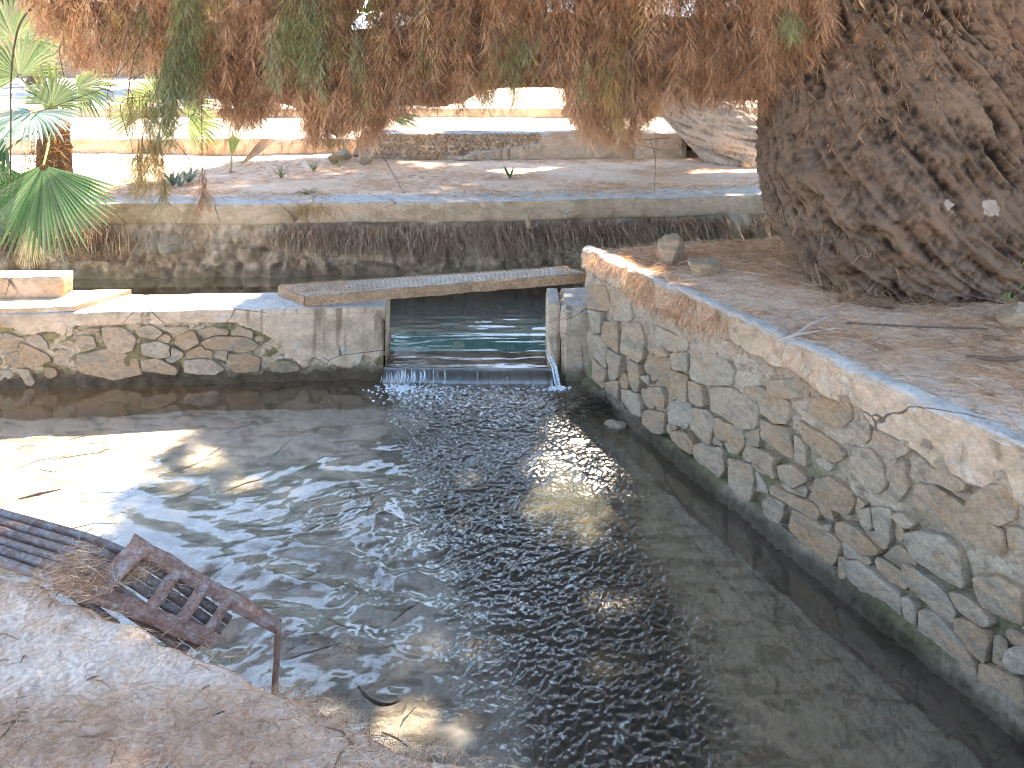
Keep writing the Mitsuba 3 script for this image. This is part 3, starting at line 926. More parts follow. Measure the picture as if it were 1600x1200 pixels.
# sluice pillar right of the opening, with the slot of the gate
B = thing('sluice_pillar', 'stained concrete pillar with a gate slot beside the weir opening', 'pillar')
v, f = box_mesh([.295, 4.86, -.3], [.52, 5.3, .44], .03, .03, 12, .02)
part(B, 'post', PLY((v, f), 'concrete', smooth=40))
v, f = box_mesh([.215, 4.93, -.3], [.297, 5.28, .445], .008, .04, 13, .01)
part(B, 'jamb', PLY((v, f), 'concrete', smooth=40))
B = thing('weir_sill', 'dark wet concrete sill under the water in the weir opening', 'sill')
v, f = box_mesh([-.78, 4.845, -.3], [.32, 5.25, .05], .015, .04, 14, .01)
scene[B] = PLY((v, f), 'mortar', smooth=40)

# falling water: thin streaks and foam
m = MB()
for k in range(46):
    x = rng.uniform(-.75, .2) if k < 8 else rng.normal(-.62, .08)
    z0, z1 = rng.uniform(.04, .085), rng.uniform(-.005, .03)
    m.add(*tube([[x, 4.832, z0], [x + .004, 4.815, (z0 + z1) / 2], [x, 4.795, z1]], [.0008, .0016, .001], 4, False))
for k in range(11):
    x, y = .245 + rng.normal(0, .016), 4.82 + rng.normal(0, .012)
    m.add(*tube([[x - .03, y + .03, .17 + rng.uniform(-.03, .02)], [x, y, .10], [x + .02, y - .02, 0.]], [.001, .002, .0015], 4, False))
labels['falling_water'] = dict(label='thin white streaks of water spilling over the weir sill', category='water', kind='stuff')
scene['falling_water'] = m.ply('foam_white')
THINGS.add('falling_water')
m = MB()
import trimesh
ico = trimesh.creation.icosphere(subdivisions=1)
iv, jf = np.array(ico.vertices), np.array(ico.faces)
for cx, cy, sx, sy, k in ((-.64, 4.745, .05, .025, 200), (-.52, 4.68, .14, .07, 220), (.265, 4.75, .03, .02, 100), (0, 4.74, .35, .02, 60)):
    for _ in range(k):
        x, y = rng.normal(cx, sx), rng.normal(cy, sy)
        r = rng.uniform(.0015, .0055)
        m.add(iv * r * [1.5, 1, .7] + [x, y, .004 + rng.uniform(-.003, .003) + (.018 * rng.random() if k == 160 else 0)], jf)
labels['foam'] = dict(label='white foam bubbles where the water lands below the weir', category='foam', kind='stuff')
scene['foam'] = m.ply('foam_white', smooth=True)
THINGS.add('foam')

# ------------------------------------------------------------------ grating footbridge
B = thing('footbridge', 'rusty steel grating footbridge spanning the weir opening', 'bridge')
FL, FR = at(478, 463, .49), at(917, 426, .60)
BL, BR = at(437, 446, .49), at(917, 418, .60)
BR = FR + (BL - FL) * np.array([.55, .62, 1]) + np.array([.0, .0, 0.])
nb = 62


def bar(a, b, w, h, up=np.array([0, 0, 1.0])):
    a, b = np.asarray(a, float), np.asarray(b, float)
    t = (b - a) / np.linalg.norm(b - a)
    s = np.cross(t, up)
    s /= np.linalg.norm(s)
    u = np.cross(s, t)
    v = np.array([p + s * i * w / 2 + u * j * h / 2 for p in (a, b) for i, j in ((-1, -1), (1, -1), (1, 1), (-1, 1))])
    f = np.array([[0, 1, 5, 4], [1, 2, 6, 5], [2, 3, 7, 6], [3, 0, 4, 7], [3, 2, 1, 0], [4, 5, 6, 7]])
    return v, f


m = MB()
for k in range(nb):
    t_ = (k + .5) / nb
    m.add(*bar(FL + (FR - FL) * t_ + [0, 0, -.003], BL + (BR - BL) * t_ + [0, 0, -.003], .0045, .005))
for k in range(1, 5):
    t_ = k / 5
    m.add(*bar(FL + (BL - FL) * t_ + [0, 0, -.006], FR + (BR - FR) * t_ + [0, 0, -.004], .0045, .005))
part(B, 'grid_bars', m.ply('dusty_steel'))
labels[B + '__grid_bars'] = dict(kind='stuff')


def beam(a, b, w, h, seed, amp=.008, n=90):
    p = np.linspace(0, 1, n)[:, None] * (b - a) + a
    t = (b - a) / np.linalg.norm(b - a)
    s = np.cross(t, [0, 0, 1.0])
    s /= np.linalg.norm(s)
    u = np.cross(s, t)
    ring = []
    for x, y in ((-1, -1), (0, -1), (1, -1), (1, 0), (1, 1), (0, 1), (-1, 1), (-1, 0)):
        r = .93 if x and y else 1
        ring.append((x * r * w / 2, y * r * h / 2))
    v = np.array([pp + s * x + u * y for pp in p for x, y in ring])
    v += amp * (np.stack([meshkit.fbm(v * 16 + 7 * k, 3, seed + k) for k in range(3)], 1) - .5)
    i, j = np.meshgrid(np.arange(n - 1), np.arange(8), indexing='ij')
    f = np.stack([i * 8 + j, i * 8 + (j + 1) % 8, (i + 1) * 8 + (j + 1) % 8, (i + 1) * 8 + j], -1).reshape(-1, 4)
    f = np.vstack([f[:, [0, 1, 2]], f[:, [0, 2, 3]], [[0, k, k + 1] for k in range(1, 7)], [[(n - 1) * 8, (n - 1) * 8 + k + 1, (n - 1) * 8 + k] for k in range(1, 7)]])
    return v, f


for a, b in ((FL, FR), (BL, BR)):
    h = .060 if a is FL else .012
    dy, dz = (-.012, -.026) if a is FL else (.008, -.006)
    part(B, 'side_beam', PLY(beam(a + [0, dy, dz], b + [0, dy, dz], .034 if a is FL else .016, h, 31, .016 if a is FL else .002), 'grate', smooth=40))
part(B, 'end_bar', PLY(beam(FL + [.0, 0, -.03], BL + [0, 0, -.03], .03, .055, 35, .014, 20), 'grate', smooth=40))
m = MB()
n = 3200
a, b = rng.uniform(0, 1, n) ** 1.0, rng.uniform(0, 1, n)
keep = rng.uniform(0, 1, n) < np.where(a < .22, 1, np.where(a > .93, .5, .03)) * (.2 + 1.2 * meshkit.noise(np.c_[a * 14, b * 3, a * 0])) + .06 * (b < .15)
a, b = a[keep, None], b[keep, None]
p = (FL + (FR - FL) * a) * (1 - b) + (BL + (BR - BL) * a) * b
litter_needles(m, p, .02, .07, .002, .008)
n = 260
a = rng.uniform(0, 1, (n, 1))
m.add(*needles(FL + (FR - FL) * a + [0, -.03, -.01], np.c_[rng.normal(0, .4, (n, 2)), -rng.uniform(.2, 1, n)], rng.uniform(.02, .05, n), .002, pick(LITTER_COLS, n)))
scene['bridge_needles'] = m.ply('strand')
labels['bridge_needles'] = dict(label='dry needles caught on the left part of the grating footbridge', category='needles', kind='stuff')
THINGS.add('bridge_needles')

# ------------------------------------------------------------------ trash rack at the near bank
B = thing('trash_rack', 'rusty trash rack of round bars with a ladder-like frame lying across it', 'rack')
for (va, ub, vb) in ((802, 192, 856), (816, 178, 868), (830, 160, 878), (846, 140, 890), (859, 118, 898), (876, 94, 907)):
    a, b = at(0, va, .46), at(ub, vb, .46)
    d = (b - a)
    L = 1.9 * d / np.linalg.norm(d)
    e = b + (at(437, 987, .20) - at(203, 852, .485)) * (.50 if va < 870 else .15) + d * .12 / np.linalg.norm(d)
    e[2] -= .06
    b = b - [0, 0, .012]
    k = va % 5
    pts = spline([a - L, a, b, e], 30)
    pts += .004 * (np.stack([meshkit.fbm(pts * 4 + 5 * i + va, 2, i) for i in range(3)], 1) - .5)
    v, f = tube(pts, .0125, 14)
    part(B, 'bar', PLY((v, f), 'pipe', smooth=40))
R1a, R1b = at(203, 852, .485), at(437, 987, .20)
R2a, R2b = at(95, 912, .47), at(335, 1008, .27)
for a, b in ((R1a, R1b), (R2a, R2b)):
    part(B, 'side_rail', PLY(beam(a + [0, 0, .012], b + [0, 0, .012], .048, .022, 41, .012, 60), 'rust', smooth=40))


def rung(t1, t2, w, seed):
    a, b = R1a + (R1b - R1a) * t1, R2a + (R2b - R2a) * t2
    part(B, 'rung', PLY(beam(a + [0, 0, .016], b + [0, 0, .016], w, .014, seed, .010, 26), 'rust', smooth=40))


rung(.07, .22, .075, 51)
rung(.32, .56, .038, 52)
rung(.50, .76, .036, 53)
rung(.66, .94, .028, 54)
part(B, 'post', PLY(beam(R1b + [-.004, 0, .01], R1b + [-.03, .02, -.36], .015, .015, 55, .006, 20), 'rust', smooth=40))
m = MB()
for (t1, t2, k, sp) in ((.0, .95, 420, .04), (.22, .42, 220, .028), (.14, .9, 300, .035), (.44, .5, 50, .02), (-.08, .6, 160, .03)):
    c = (R1a + (R1b - R1a) * t1) * (1 - t2) + (R2a + (R2b - R2a) * t1) * t2
    p = c + rng.normal(0, 1, (k, 3)) * [sp, sp, .008] + [0, 0, .015]
    litter_needles(m, p, .03, .08, .0016, .01)
scene['rack_needles'] = m.ply('strand')
labels['rack_needles'] = dict(label='tangles of dry needles caught on the rusty trash rack', category='needles', kind='stuff')
THINGS.add('rack_needles')

# ------------------------------------------------------------------ kerb and walls of the far side
B = thing('canal_kerb', 'long concrete kerb along the far bank of the canal', 'kerb')
prof = np.array([[-.05, .56], [.010, .585], [.016, .62], [.012, .72], [.004, .745], [-.012, .752], [-.12, .754], [-.30, .752], [-.44, .748], [-.46, .70]])
npf = 40
pl = np.linspace(0, 1, len(prof))
tt = np.linspace(0, 1, npf)
d, z = np.interp(tt, pl, prof[:, 0]), np.interp(tt, pl, prof[:, 1])
V = np.zeros((len(curb), npf, 3))
V[:, :, :2] = curb[:, None] + cn[:, None] * d[None, :, None]
V[:, :, 2] = z
V = V.reshape(-1, 3)
V[:, 1] += .05 * (meshkit.fbm(V * [2.5, 2.5, 6], 4, 181) - .5)
V[:, 2] += .03 * (meshkit.fbm(V * [3, 3, 3], 4, 182) - .5)
scene[B] = PLY((V, grid(len(curb), npf)), 'concrete', smooth=50)

# cobble-faced wall with a smooth render patch
B = thing('cobble_wall', 'low wall faced with round cobbles at the back of the far terrace', 'wall')
CY = 9.62
v, f = box_mesh([deep(560, 200, CY)[0], CY + .02, .5], [deep(1075, 200, CY)[0], CY + .35, 1.058], .02, .06, 61, .02)
part(B, 'body', PLY((v, f), 'concrete', smooth=40))
cob3 = frame_to_world(np.array([0, CY + .02, 0]), np.array([1.0, 0, 0]), np.array([0, 0, 1.0]), np.array([0, -1.0, 0]))
reg = Polygon([(deep(u, v, CY)[0], deep(u, v, CY)[2]) for u, v in ((572, 209), (850, 208), (843, 221), (760, 232), (700, 243), (690, 249), (588, 249))])
r = random.Random(3)
x0, y0, x1, y1 = reg.bounds
j, y = 0, y0 + .02
while y < y1:
    x = x0 + (j % 2) * .031
    while x < x1:
        c = (x + r.uniform(-.012, .012), y + r.uniform(-.010, .010))
        if reg.contains(Point(c)):
            rx, rz = r.uniform(.024, .033), r.uniform(.022, .030)
            ang = np.linspace(0, 2 * np.pi, 11)[:-1]
            v = np.vstack([np.c_[np.cos(ang) * rx, np.sin(ang) * rz, ang * 0 - .01], np.c_[np.cos(ang) * rx * .85, np.sin(ang) * rz * .85, ang * 0 + .016], [[0, 0, .026]]])
            i = np.arange(10)
            f = np.vstack([np.stack([i, (i + 1) % 10, (i + 1) % 10 + 10], 1), np.stack([i, (i + 1) % 10 + 10, i + 10], 1), np.stack([i + 10, (i + 1) % 10 + 10, i * 0 + 20], 1)])
            w = cob3(c[0] + v[:, 0], c[1] + v[:, 1], v[:, 2])
            STONE_ID[0] += 1
            part(B, 'cobble', PLY((w, f), 'stone', smooth=True, uv=np.c_[100 * STONE_ID[0] + v[:, 0] + 5, v[:, 1]]))
        x += .062
    y += .052
    j += 1
reg = [(845, 212), (860, 207), (1000, 207), (1008, 215), (1003, 240), (985, 247), (860, 249), (790, 250), (700, 249), (760, 236), (842, 224)]
pl_ = Polygon([(deep(u, v, CY)[0], deep(u, v, CY)[2]) for u, v in reg]).buffer(-.01).buffer(.01)
part(B, 'render_patch', stone_shape(pl_, cob3, .022, seed=62, step=.03, rough=.15, bsdf='concrete'))

B = thing('low_wall', 'low tan wall running left at the foot of the sunlit path', 'wall')
v, f = box_mesh([-9, 10.15, .5], [deep(560, 200, 10.15)[0], 10.6, .955], .05, .12, 63, .03)
scene[B] = PLY((v, f), 'concrete', smooth=40)
m = MB()
B = thing('path_edge_wall', 'low wall on the far side of the sunlit path', 'wall')
v, f = box_mesh([-14, 12.2, .8], [16, 12.5, 1.215], .05, .2, 64, .03)
scene[B] = PLY((v, f), 'concrete', smooth=40)
# path level extends over the low wall
gx, gy = np.meshgrid(np.linspace(-9, deep(560, 200, 10.15)[0], 60), np.linspace(10.5, 10.7, 4), indexing='ij')
B = thing('garden_building', 'pale plastered garden building far behind on the left', 'building')
v, f = box_mesh([-26, 34, 1.0], [-9, 40, 4.2], .02, 1.5, 65, .02)
part(B, 'wall', PLY((v, f), 'concrete', smooth=40))
v, f = box_mesh([-26.3, 33.7, 4.2], [-8.7, 40.3, 4.45], .0, 2.5, 66, .02)
part(B, 'roof', PLY((v, f), 'concrete', smooth=40))

# hanging roots of the mud bank
m = MB()
ROOT = [(.34, .22, .15), (.46, .32, .22), (.56, .42, .31), (.22, .145, .10)]
n_t = 300
for k in range(n_t):
    x = rng.uniform(-4.2, 2.9)
    if meshkit.fbm(np.array([[x * 2.6, 0, 0]]), 3, 105)[0] < rng.uniform(.30, .56):
        continue
    i = np.argmin(np.abs(curb[:, 0] - x))
    base = np.array([curb[i, 0], curb[i, 1], .60]) + np.append(cn[i], 0) * rng.uniform(.04, .12)
    nn = rng.integers(30, 110)
    wide = rng.uniform(.03, .14)
    ln = rng.uniform(.06, .28)
    r0 = base + np.c_[rng.normal(0, wide, nn), rng.uniform(-.03, .05, nn), rng.uniform(-.10, .01, nn)]
    r0[:, 1] -= rng.uniform(0, .06)
    L = ln * rng.uniform(.4, 1.15, nn)
    lean = rng.normal(.15, .25)
    dv = np.c_[rng.normal(lean, .28, nn), rng.normal(-.25, .2, nn), -np.ones(nn)]
    m.add(*needles(r0, dv, L, rng.uniform(.002, .008, nn), pick(ROOT, nn, .35) * rng.uniform(.6, 1.2), .35))
scene['root_fringe'] = m.ply('strand')
labels['root_fringe'] = dict(label='matted dry roots hanging down the mud bank under the kerb', category='roots', kind='stuff')
THINGS.add('root_fringe')

# ------------------------------------------------------------------ loose stones and sticks


def loose(name, label, cat, u, v, z, size, squash, seed, yaw=0., lift=.55, **kw):
    c = at(u, v, z)
    c[2] = z + size * squash[2] * lift
    key = thing(name, label, cat)
    scene[key] = rock(c, size, seed, squash, yaw, **kw)


loose('boulder', 'larger pale limestone boulder near the corner of the terrace', 'rock', 1046, 411, RTOP, .105, (.85, .7, 1.05), 4, .4)
loose('boulder', 'angular white limestone block right of the larger boulder on the terrace', 'rock', 1098, 432, RTOP, .10, (1.05, .8, .72), 8, .7, cuts=12)
loose('stone', 'small grey stone at the foot of the big trunk', 'rock', 1417, 440, RTOP + .03, .07, (1.0, .6, .5), 12, 0)
loose('stone', 'stone at the right edge of the terrace among needles', 'rock', 1597, 506, RTOP + .03, .10, (1.1, .7, .65), 13, .3)
loose('stone', 'half buried grey stone right of the trunk foot', 'rock', 1500, 458, RTOP + .05, .10, (1.3, .7, .35), 14, 0, .3)
loose('stone', 'flat pale stone at the base of the trunk on the right', 'rock', 1555, 466, RTOP + .05, .08, (1.2, .6, .4), 15, 0, .3)
loose('stone', 'small white stone below the leaning trunk across the canal', 'rock', 1167, 261, .75, .065, (1, .7, .8), 16, .3)
loose('stone', 'upright stone stuck under the kerb of the far bank', 'rock', 826, 352, .62, .05, (.55, .6, 1.2), 17, 0, .2)
loose('stone', 'pale wet pebble in the water beside the wall footing', 'rock', 964, 668, -.01, .05, (1.3, .6, .5), 18, -.4)
for k, (u, v) in enumerate(((548, 222), (560, 232), (540, 236), (570, 242), (526, 240))):
    loose('rubble_stone', ['broken grey rubble stone left of the cobble wall, topmost of the pile', 'broken rubble stone at the left end of the cobble wall', 'pale rubble stone second from left beside the cobble wall',
                           'rubble stone lowest at the end of the cobble wall', 'leftmost rubble stone beside the cobble wall'][k], 'rock', u, v + 12, .75, .11, (1, .8, .8), 20 + k, k)


def stick(name, label, pts, r, col, group=None, cat='stick'):
    key = thing(name, label, cat, group)
    p = spline(pts, 24)
    rr = np.interp(np.linspace(0, 1, 24), np.linspace(0, 1, len(r)), r)
    m = MB()
    m.add(*tube(p, rr * rng.uniform(.85, 1.15, 24), 7), col)
    scene[key] = m.ply('painted', smooth=True)
    return key


zt = RTOP + .012
stick('stick', 'pale forked stick lying on the edge of the terrace', [at(1212, 533, zt), at(1245, 521, zt + .01), at(1262, 508, zt + .01), at(1290, 496, zt + .01), at(1315, 483, zt)], [.007, .006, .005, .003], (.42, .34, .28))
stick('stick', 'short pale stick crossing the forked one on the terrace edge', [at(1240, 523, zt + .004), at(1262, 520, zt + .004), at(1290, 515, zt)], [.006, .004, .002], (.45, .37, .30))
stick('stick', 'long thin dark rod lying across the terrace needles', [at(1322, 505, zt + .005), at(1450, 511, zt + .01), at(1545, 514, zt + .006)], [.004, .004, .003], (.12, .09, .07))
stick('stick', 'dark crooked twig at the right edge of the terrace', [at(1510, 556, zt), at(1545, 560, zt + .01), at(1575, 562, zt + .008), at(1602, 558, zt)], [.005, .009, .008, .006], (.16, .10, .07))
stick('stick', 'floating split stick on the sunlit side of the pool', [at(28, 780, .006), at(60, 772, .01), at(97, 764, .006)], [.003, .007, .002], (.25, .16, .10))
stick('stick', 'thin twig over the water in the middle of the pool', [at(538, 733, .01), at(560, 748, .03), at(582, 766, .015)], [.003, .003, .002], (.30, .24, .16))
stick('stick', 'dark curved branch in the shallow water by the near bank', [at(555, 1066, -.01), at(575, 1090, .02), at(600, 1101, .02), at(625, 1096, -.005)], [.003, .005, .005, .002], (.06, .045, .03))
for k, (u, v, lab) in enumerate(((1352, 472, 'curled piece of brown bark lying on the terrace needles'), (1549, 528, 'small dark bark chip at the right of the terrace'))):
    key = thing('bark_piece', lab, 'bark')
    c = at(u, v, RTOP + .02)
    s = (.11, .03)[k]
    a, b = np.meshgrid(np.linspace(-1, 1, 40), np.linspace(0, np.pi * 1.3, 24), indexing='ij')
    a, b = a.ravel(), b.ravel()
    rr = .035 * s / .11 * (1 + .7 * (meshkit.fbm(np.c_[a * 3, b * 3, a * 0], 4, 190 + k) - .5)) * (1 - .4 * a ** 2)
    yw = -.45
    X = a * s
    v = np.c_[X * math.cos(yw) - np.cos(b) * rr * math.sin(yw), X * math.sin(yw) + np.cos(b) * rr * math.cos(yw), np.sin(b) * rr] + c
    m = MB()
    m.add(v, grid(40, 24), np.clip(np.array([.17, .10, .06]) * (.6 + meshkit.fbm(v * 40, 3, 5))[:, None], 0, 1))
    scene[key] = m.ply('bark', smooth=True)
# debris: drowned twigs, the dark heap against the wall
m = MB()
for (u, v, z, k, sp) in ((560, 795, -.03, 14, .06), (945, 632, .03, 70, .06)):
    c = at(u, v, z)
    for _ in range(k):
        a = c + rng.normal(0, 1, 3) * [sp, sp, .012]
        d = rng.normal(0, 1, 3) * [.05, .05, .012]
        m.add(*tube([a - d, a + rng.normal(0, .008, 3), a + d], [.0025, .003, .0015], 5), (.05, .038, .025))
for k in range(90):
    x, y = rng.uniform(-2.6, .1), rng.uniform(2.6, 4.6)
    a = np.array([x, y, -.135])
    th = rng.normal(.6, .5)
    L = rng.uniform(.04, .14)
    d = np.array([math.cos(th) * L, math.sin(th) * L, .005])
    m.add(*tube([a - d, a + rng.normal(0, .01, 3), a + d], [.002, .003, .0015], 5), (.06, .05, .03))
scene['twig_debris'] = m.ply('painted', smooth=True)
labels['twig_debris'] = dict(label='dark waterlogged twigs scattered in the shallow pool', category='twigs', kind='stuff')
THINGS.add('twig_debris')

# ------------------------------------------------------------------ the big old tree on the terrace


def bark_tube(spine, radii, nl, na, twist, ridge, rid_len, amp, seed, lumps=(), base=(.20, .145, .105), crevice=(.075, .052, .038), pale=(), dense=None):
    """A limb: spine with radii, the surface carved with long bark plates that wind round it."""
    sr = spline(np.c_[spine, radii], 3000)
    tk = np.linspace(0, 1, nl)
    th = np.linspace(0, 2 * np.pi, na)
    if dense:                                             # finer mesh on the stretch that is seen from the path
        lo, hi = dense
        tk = np.interp(tk, [0, .07, .9, 1], [0, lo, hi, 1])
        th = np.interp(np.linspace(0, 1, na), [0, .85, 1], [0, np.pi * 1.05, 2 * np.pi])
    sr = np.stack([np.interp(tk, np.linspace(0, 1, 3000), sr[:, i]) for i in range(4)], 1)
    p, r = sr[:, :3], sr[:, 3]
    t = np.gradient(p, axis=0)
    seg = np.linalg.norm(t, axis=1)
    t /= seg[:, None]
    s = np.cumsum(seg)
    a = np.cross(t[0], [0, 1.0, .1])
    A = []
    for k in range(nl):
        a = a - t[k] * (a @ t[k])
        a /= np.linalg.norm(a)
        A.append(a)
    A = np.array(A)
    B = np.cross(t, A)
    S_, TH = np.meshgrid(s, th, indexing='ij')
    R = np.repeat(r[:, None], na, 1)
    dirs = np.cos(TH)[..., None] * A[:, None] + np.sin(TH)[..., None] * B[:, None]
    P = p[:, None] + dirs * R[..., None]
    flat = P.reshape(-1, 3)
    rm = r.mean()
    tw = TH + twist * S_ / rm
    w1 = .62 * (meshkit.fbm(flat * 3.0, 4, seed + 9) - .5)
    q = np.stack([np.cos(tw) * rm / ridge, np.sin(tw) * rm / ridge, S_ / rid_len], -1).reshape(-1, 3)
    q = q + w1[:, None] * np.array([2.0, 2.0, .8])
    n1 = meshkit.fbm(q, 2, seed)
    rg = 1 - np.abs(2 * n1 - 1) * 2.2                       # sharp crests
    gr = np.clip(rg, -.6, 1)
    n2 = meshkit.fbm(q * [2.3, 2.3, 2.0] + 5, 4, seed + 2)
    big = meshkit.fbm(flat * 2.6, 4, seed + 3) - .5
    fine = meshkit.fbm(flat * 22, 4, seed + 4) - .5
    d = amp * (.9 * gr + .8 * (n2 - .5)) + big * amp * 2.2 + fine * amp * .8
    for (c, rad, h) in lumps:
        g = np.exp(-(np.linalg.norm(flat - c, axis=1) / rad) ** 2)
        d = d + g * h * (.4 + 1.2 * meshkit.fbm(flat * 8, 4, seed + 6))
    P = (flat + dirs.reshape(-1, 3) * d[:, None])
    tone = meshkit.fbm(flat * 4 + 3, 3, seed + 7)
    fine2 = meshkit.fbm(flat * [62, 62, 38], 4, seed + 5) - .5
    d = d + fine2 * amp * .8
    plate = np.clip(.42 + .7 * gr + 1.5 * (n2 - .5) + 2.0 * fine2 + 1.2 * fine, 0, 1)
    col = np.array(crevice) * (1 - plate[:, None]) + np.array(base) * plate[:, None]
    col = col * (.65 + .7 * tone)[:, None]
    redd = sst(.5, .7, meshkit.fbm(flat * 5 + 8, 3, seed + 8))
    col = col * (1 - redd[:, None] * np.array([-.02, .06, .11]))
    for (c, rad) in pale:
        g = np.linalg.norm(flat - c, axis=1) + .05 * (meshkit.fbm(flat * 16, 3, seed) - .5) * 2
        k = (g < rad)
        col[k] = np.array([.30, .265, .22]) * (.8 + .4 * meshkit.fbm(flat[k] * 40, 2, 3))[:, None]
    m = MB()
    m.add(P, grid(nl, na), np.clip(col, 0.005, 1))
    return m.ply('bark', smooth=True), p, r


TREE = thing('old_tree', 'huge old tree with gnarled trunk and a bough arching over the stream', 'tree')
TY = 4.15
sp = [deep(1500, 520, TY), deep(1486, 440, TY), deep(1472, 390, TY), deep(1432, 300, TY), deep(1405, 200, 4.2), deep(1398, 100, 4.3), deep(1405, 0, 4.4), deep(1420, -150, 4.6), deep(1440, -380, 4.8), deep(1400, -620, 5.0)]
rd = [.74, .64, .60, .67, .68, .60, .52, .48, .40, .28]
lumps = [(deep(1330, 330, 3.75), .30, .09), (deep(1290, 230, 3.8), .22, .09), (deep(1400, 350, 3.5), .24, .09), (deep(1350, 420, 3.8), .22, .08), (deep(1420, 250, 3.5), .2, .06), (deep(1480, 420, 3.5), .25, .06)]
pale = [(deep(1482, 318, 3.46), .038), (deep(1528, 322, 3.5), .036), (deep(1548, 316, 3.53), .024)]
shape, _, _ = bark_tube(sp, rd, 660, 640, .5, .046, .30, .044, 301, lumps, base=(.150, .110, .078), crevice=(.022, .015, .010), pale=pale, dense=(.10, .66))
part(TREE, 'trunk', shape)
# the pale scars where bark has flaked off
bsp = [deep(1390, 70, 4.32), deep(1260, 72, 4.3), deep(1130, 88, 4.3), deep(950, 80, 4.35), deep(760, 82, 4.4), deep(560, 108, 4.45), deep(400, 98, 4.4), deep(250, 40, 4.35), deep(120, 5, 4.25), deep(0, -70, 4.1), deep(-200, -180, 4.0)]
brd = [.50, .33, .20, .18, .19, .19, .16, .11, .08, .06, .03]
blumps = [(deep(530, 190, 4.4), .16, .20), (deep(350, 165, 4.4), .15, .16), (deep(945, 165, 4.3), .14, .22), (deep(700, 150, 4.4), .16, .05)]
shape, bp, br = bark_tube(bsp, brd, 520, 150, .4, .04, .22, .026, 321, blumps, base=(.22, .15, .105), crevice=(.08, .05, .035))
part(TREE, 'bough', shape)
for k, (pts, rr) in enumerate((([deep(1380, -100, 4.6), deep(1150, -330, 5.0), deep(800, -600, 5.6), deep(500, -800, 6.2)], [.26, .2, .13, .05]), ([deep(1440, -250, 4.7), deep(1700, -600, 4.6), deep(1900, -900, 4.2)], [.3, .2, .08]),
                               ([deep(1400, -400, 4.8), deep(1300, -800, 3.8), deep(1200, -1300, 2.8)], [.26, .18, .06]), ([deep(1420, -450, 4.9), deep(1250, -700, 6.2), deep(1100, -800, 7.5)], [.25, .18, .06]))):
    shape, _, _ = bark_tube(pts, rr, 60, 40, .3, .05, .25, .02, 340 + k)
    part(TREE, 'limb', shape)

DRY = [(r_ * 1.04, g_ * 1.08, b_ * 1.18) for r_, g_, b_ in ((.40, .22, .11), (.50, .32, .18), (.28, .15, .075), (.43, .26, .14), (.58, .41, .25), (.20, .11, .06), (.48, .33, .20), (.36, .21, .12))]
GREEN = [(.17, .20, .10), (.24, .28, .17), (.13, .16, .07), (.30, .32, .20), (.20, .22, .08)]
MIXG = GREEN[:3] + [(.36, .28, .12), (.42, .30, .12), (.38, .24, .10)]


def sprays(mb, roots, drops, cols, per=34, w=.0030, spread=.055, nl=(.05, .11), sway=.12, stem_col=(.16, .09, .05)):
    """Drooping twigs, each a bent stem with needles along it."""
    for r0, dl in zip(roots, drops):
        sw = rng.normal(0, sway, 2)
        k = 5
        tt = np.linspace(0, 1, k)
        pts = r0 + np.c_[sw[0] * tt ** 1.6 * dl + rng.normal(0, .006, k), sw[1] * tt ** 1.6 * dl + rng.normal(0, .006, k), -dl * tt]
        mb.add(*tube(pts, np.linspace(.0022, .0008, k), 3, False), stem_col)
        n = max(8, int(per * (.35 + dl / .25)))
        a = rng.uniform(0, 1, n) ** .8
        base = np.stack([np.interp(a, tt, pts[:, i]) for i in range(3)], 1)
        th = rng.uniform(0, 2 * np.pi, n)
        sp_ = rng.uniform(.25, .95, n)
        dv = np.c_[np.cos(th) * sp_, np.sin(th) * sp_, -np.ones(n) * rng.uniform(.5, 1.2, n)]
        vv = meshkit.fbm(np.array([[r0[0] * 3.2, r0[1] * 3.2, r0[2] * 4.5]]), 3, 66)[0]
        c0 = np.asarray(cols[rng.integers(len(cols))]) * rng.uniform(.75, 1.25) * (.45 + 1.15 * vv)
        c = np.clip(c0 * .65 + pick(cols, n, .2) * .35, 0, 1)
        mb.add(*needles(base, dv, rng.uniform(*nl, n), w, c, .3))


LOWER = np.array([(0, 0), (40, 10), (60, 40), (95, 75), (140, 104), (208, 108), (260, 112), (292, 150), (304, 192), (384, 200), (424, 176), (464, 172), (482, 212), (530, 226), (568, 230), (596, 200), (626, 178), (700, 166), (760, 162), (800, 146), (862, 144), (884, 176), (920, 208), (980, 214), (1016, 182), (1040, 158), (1130, 152), (1190, 170), (1240, 150), (1300, 60)], float)


def low_v(u):
    return np.interp(u, LOWER[:, 0], LOWER[:, 1])


def hang(n, u0, u1, v0, v1, y0, y1, lmin, lmax, over=6, patchy=True):
    roots, drops = [], []
    while len(roots) < n:
        u, v, y = rng.uniform(u0, u1), rng.uniform(v0, v1), rng.uniform(y0, y1)
        if patchy and meshkit.fbm(np.array([[u / 75., v / 75., 1.0]]), 2, 67)[0] < rng.uniform(.28, .56):
            continue
        lim = low_v(u) + rng.normal(over, 9)
        d = rng.uniform(lmin, lmax)
        px = d * FOC / y
        if v + px + 14 > lim:
            px = lim - v - 14
            if px < 10:
                continue
            d = px * y / FOC
        roots.append(deep(u, v, y))
        drops.append(d)
    return roots, drops


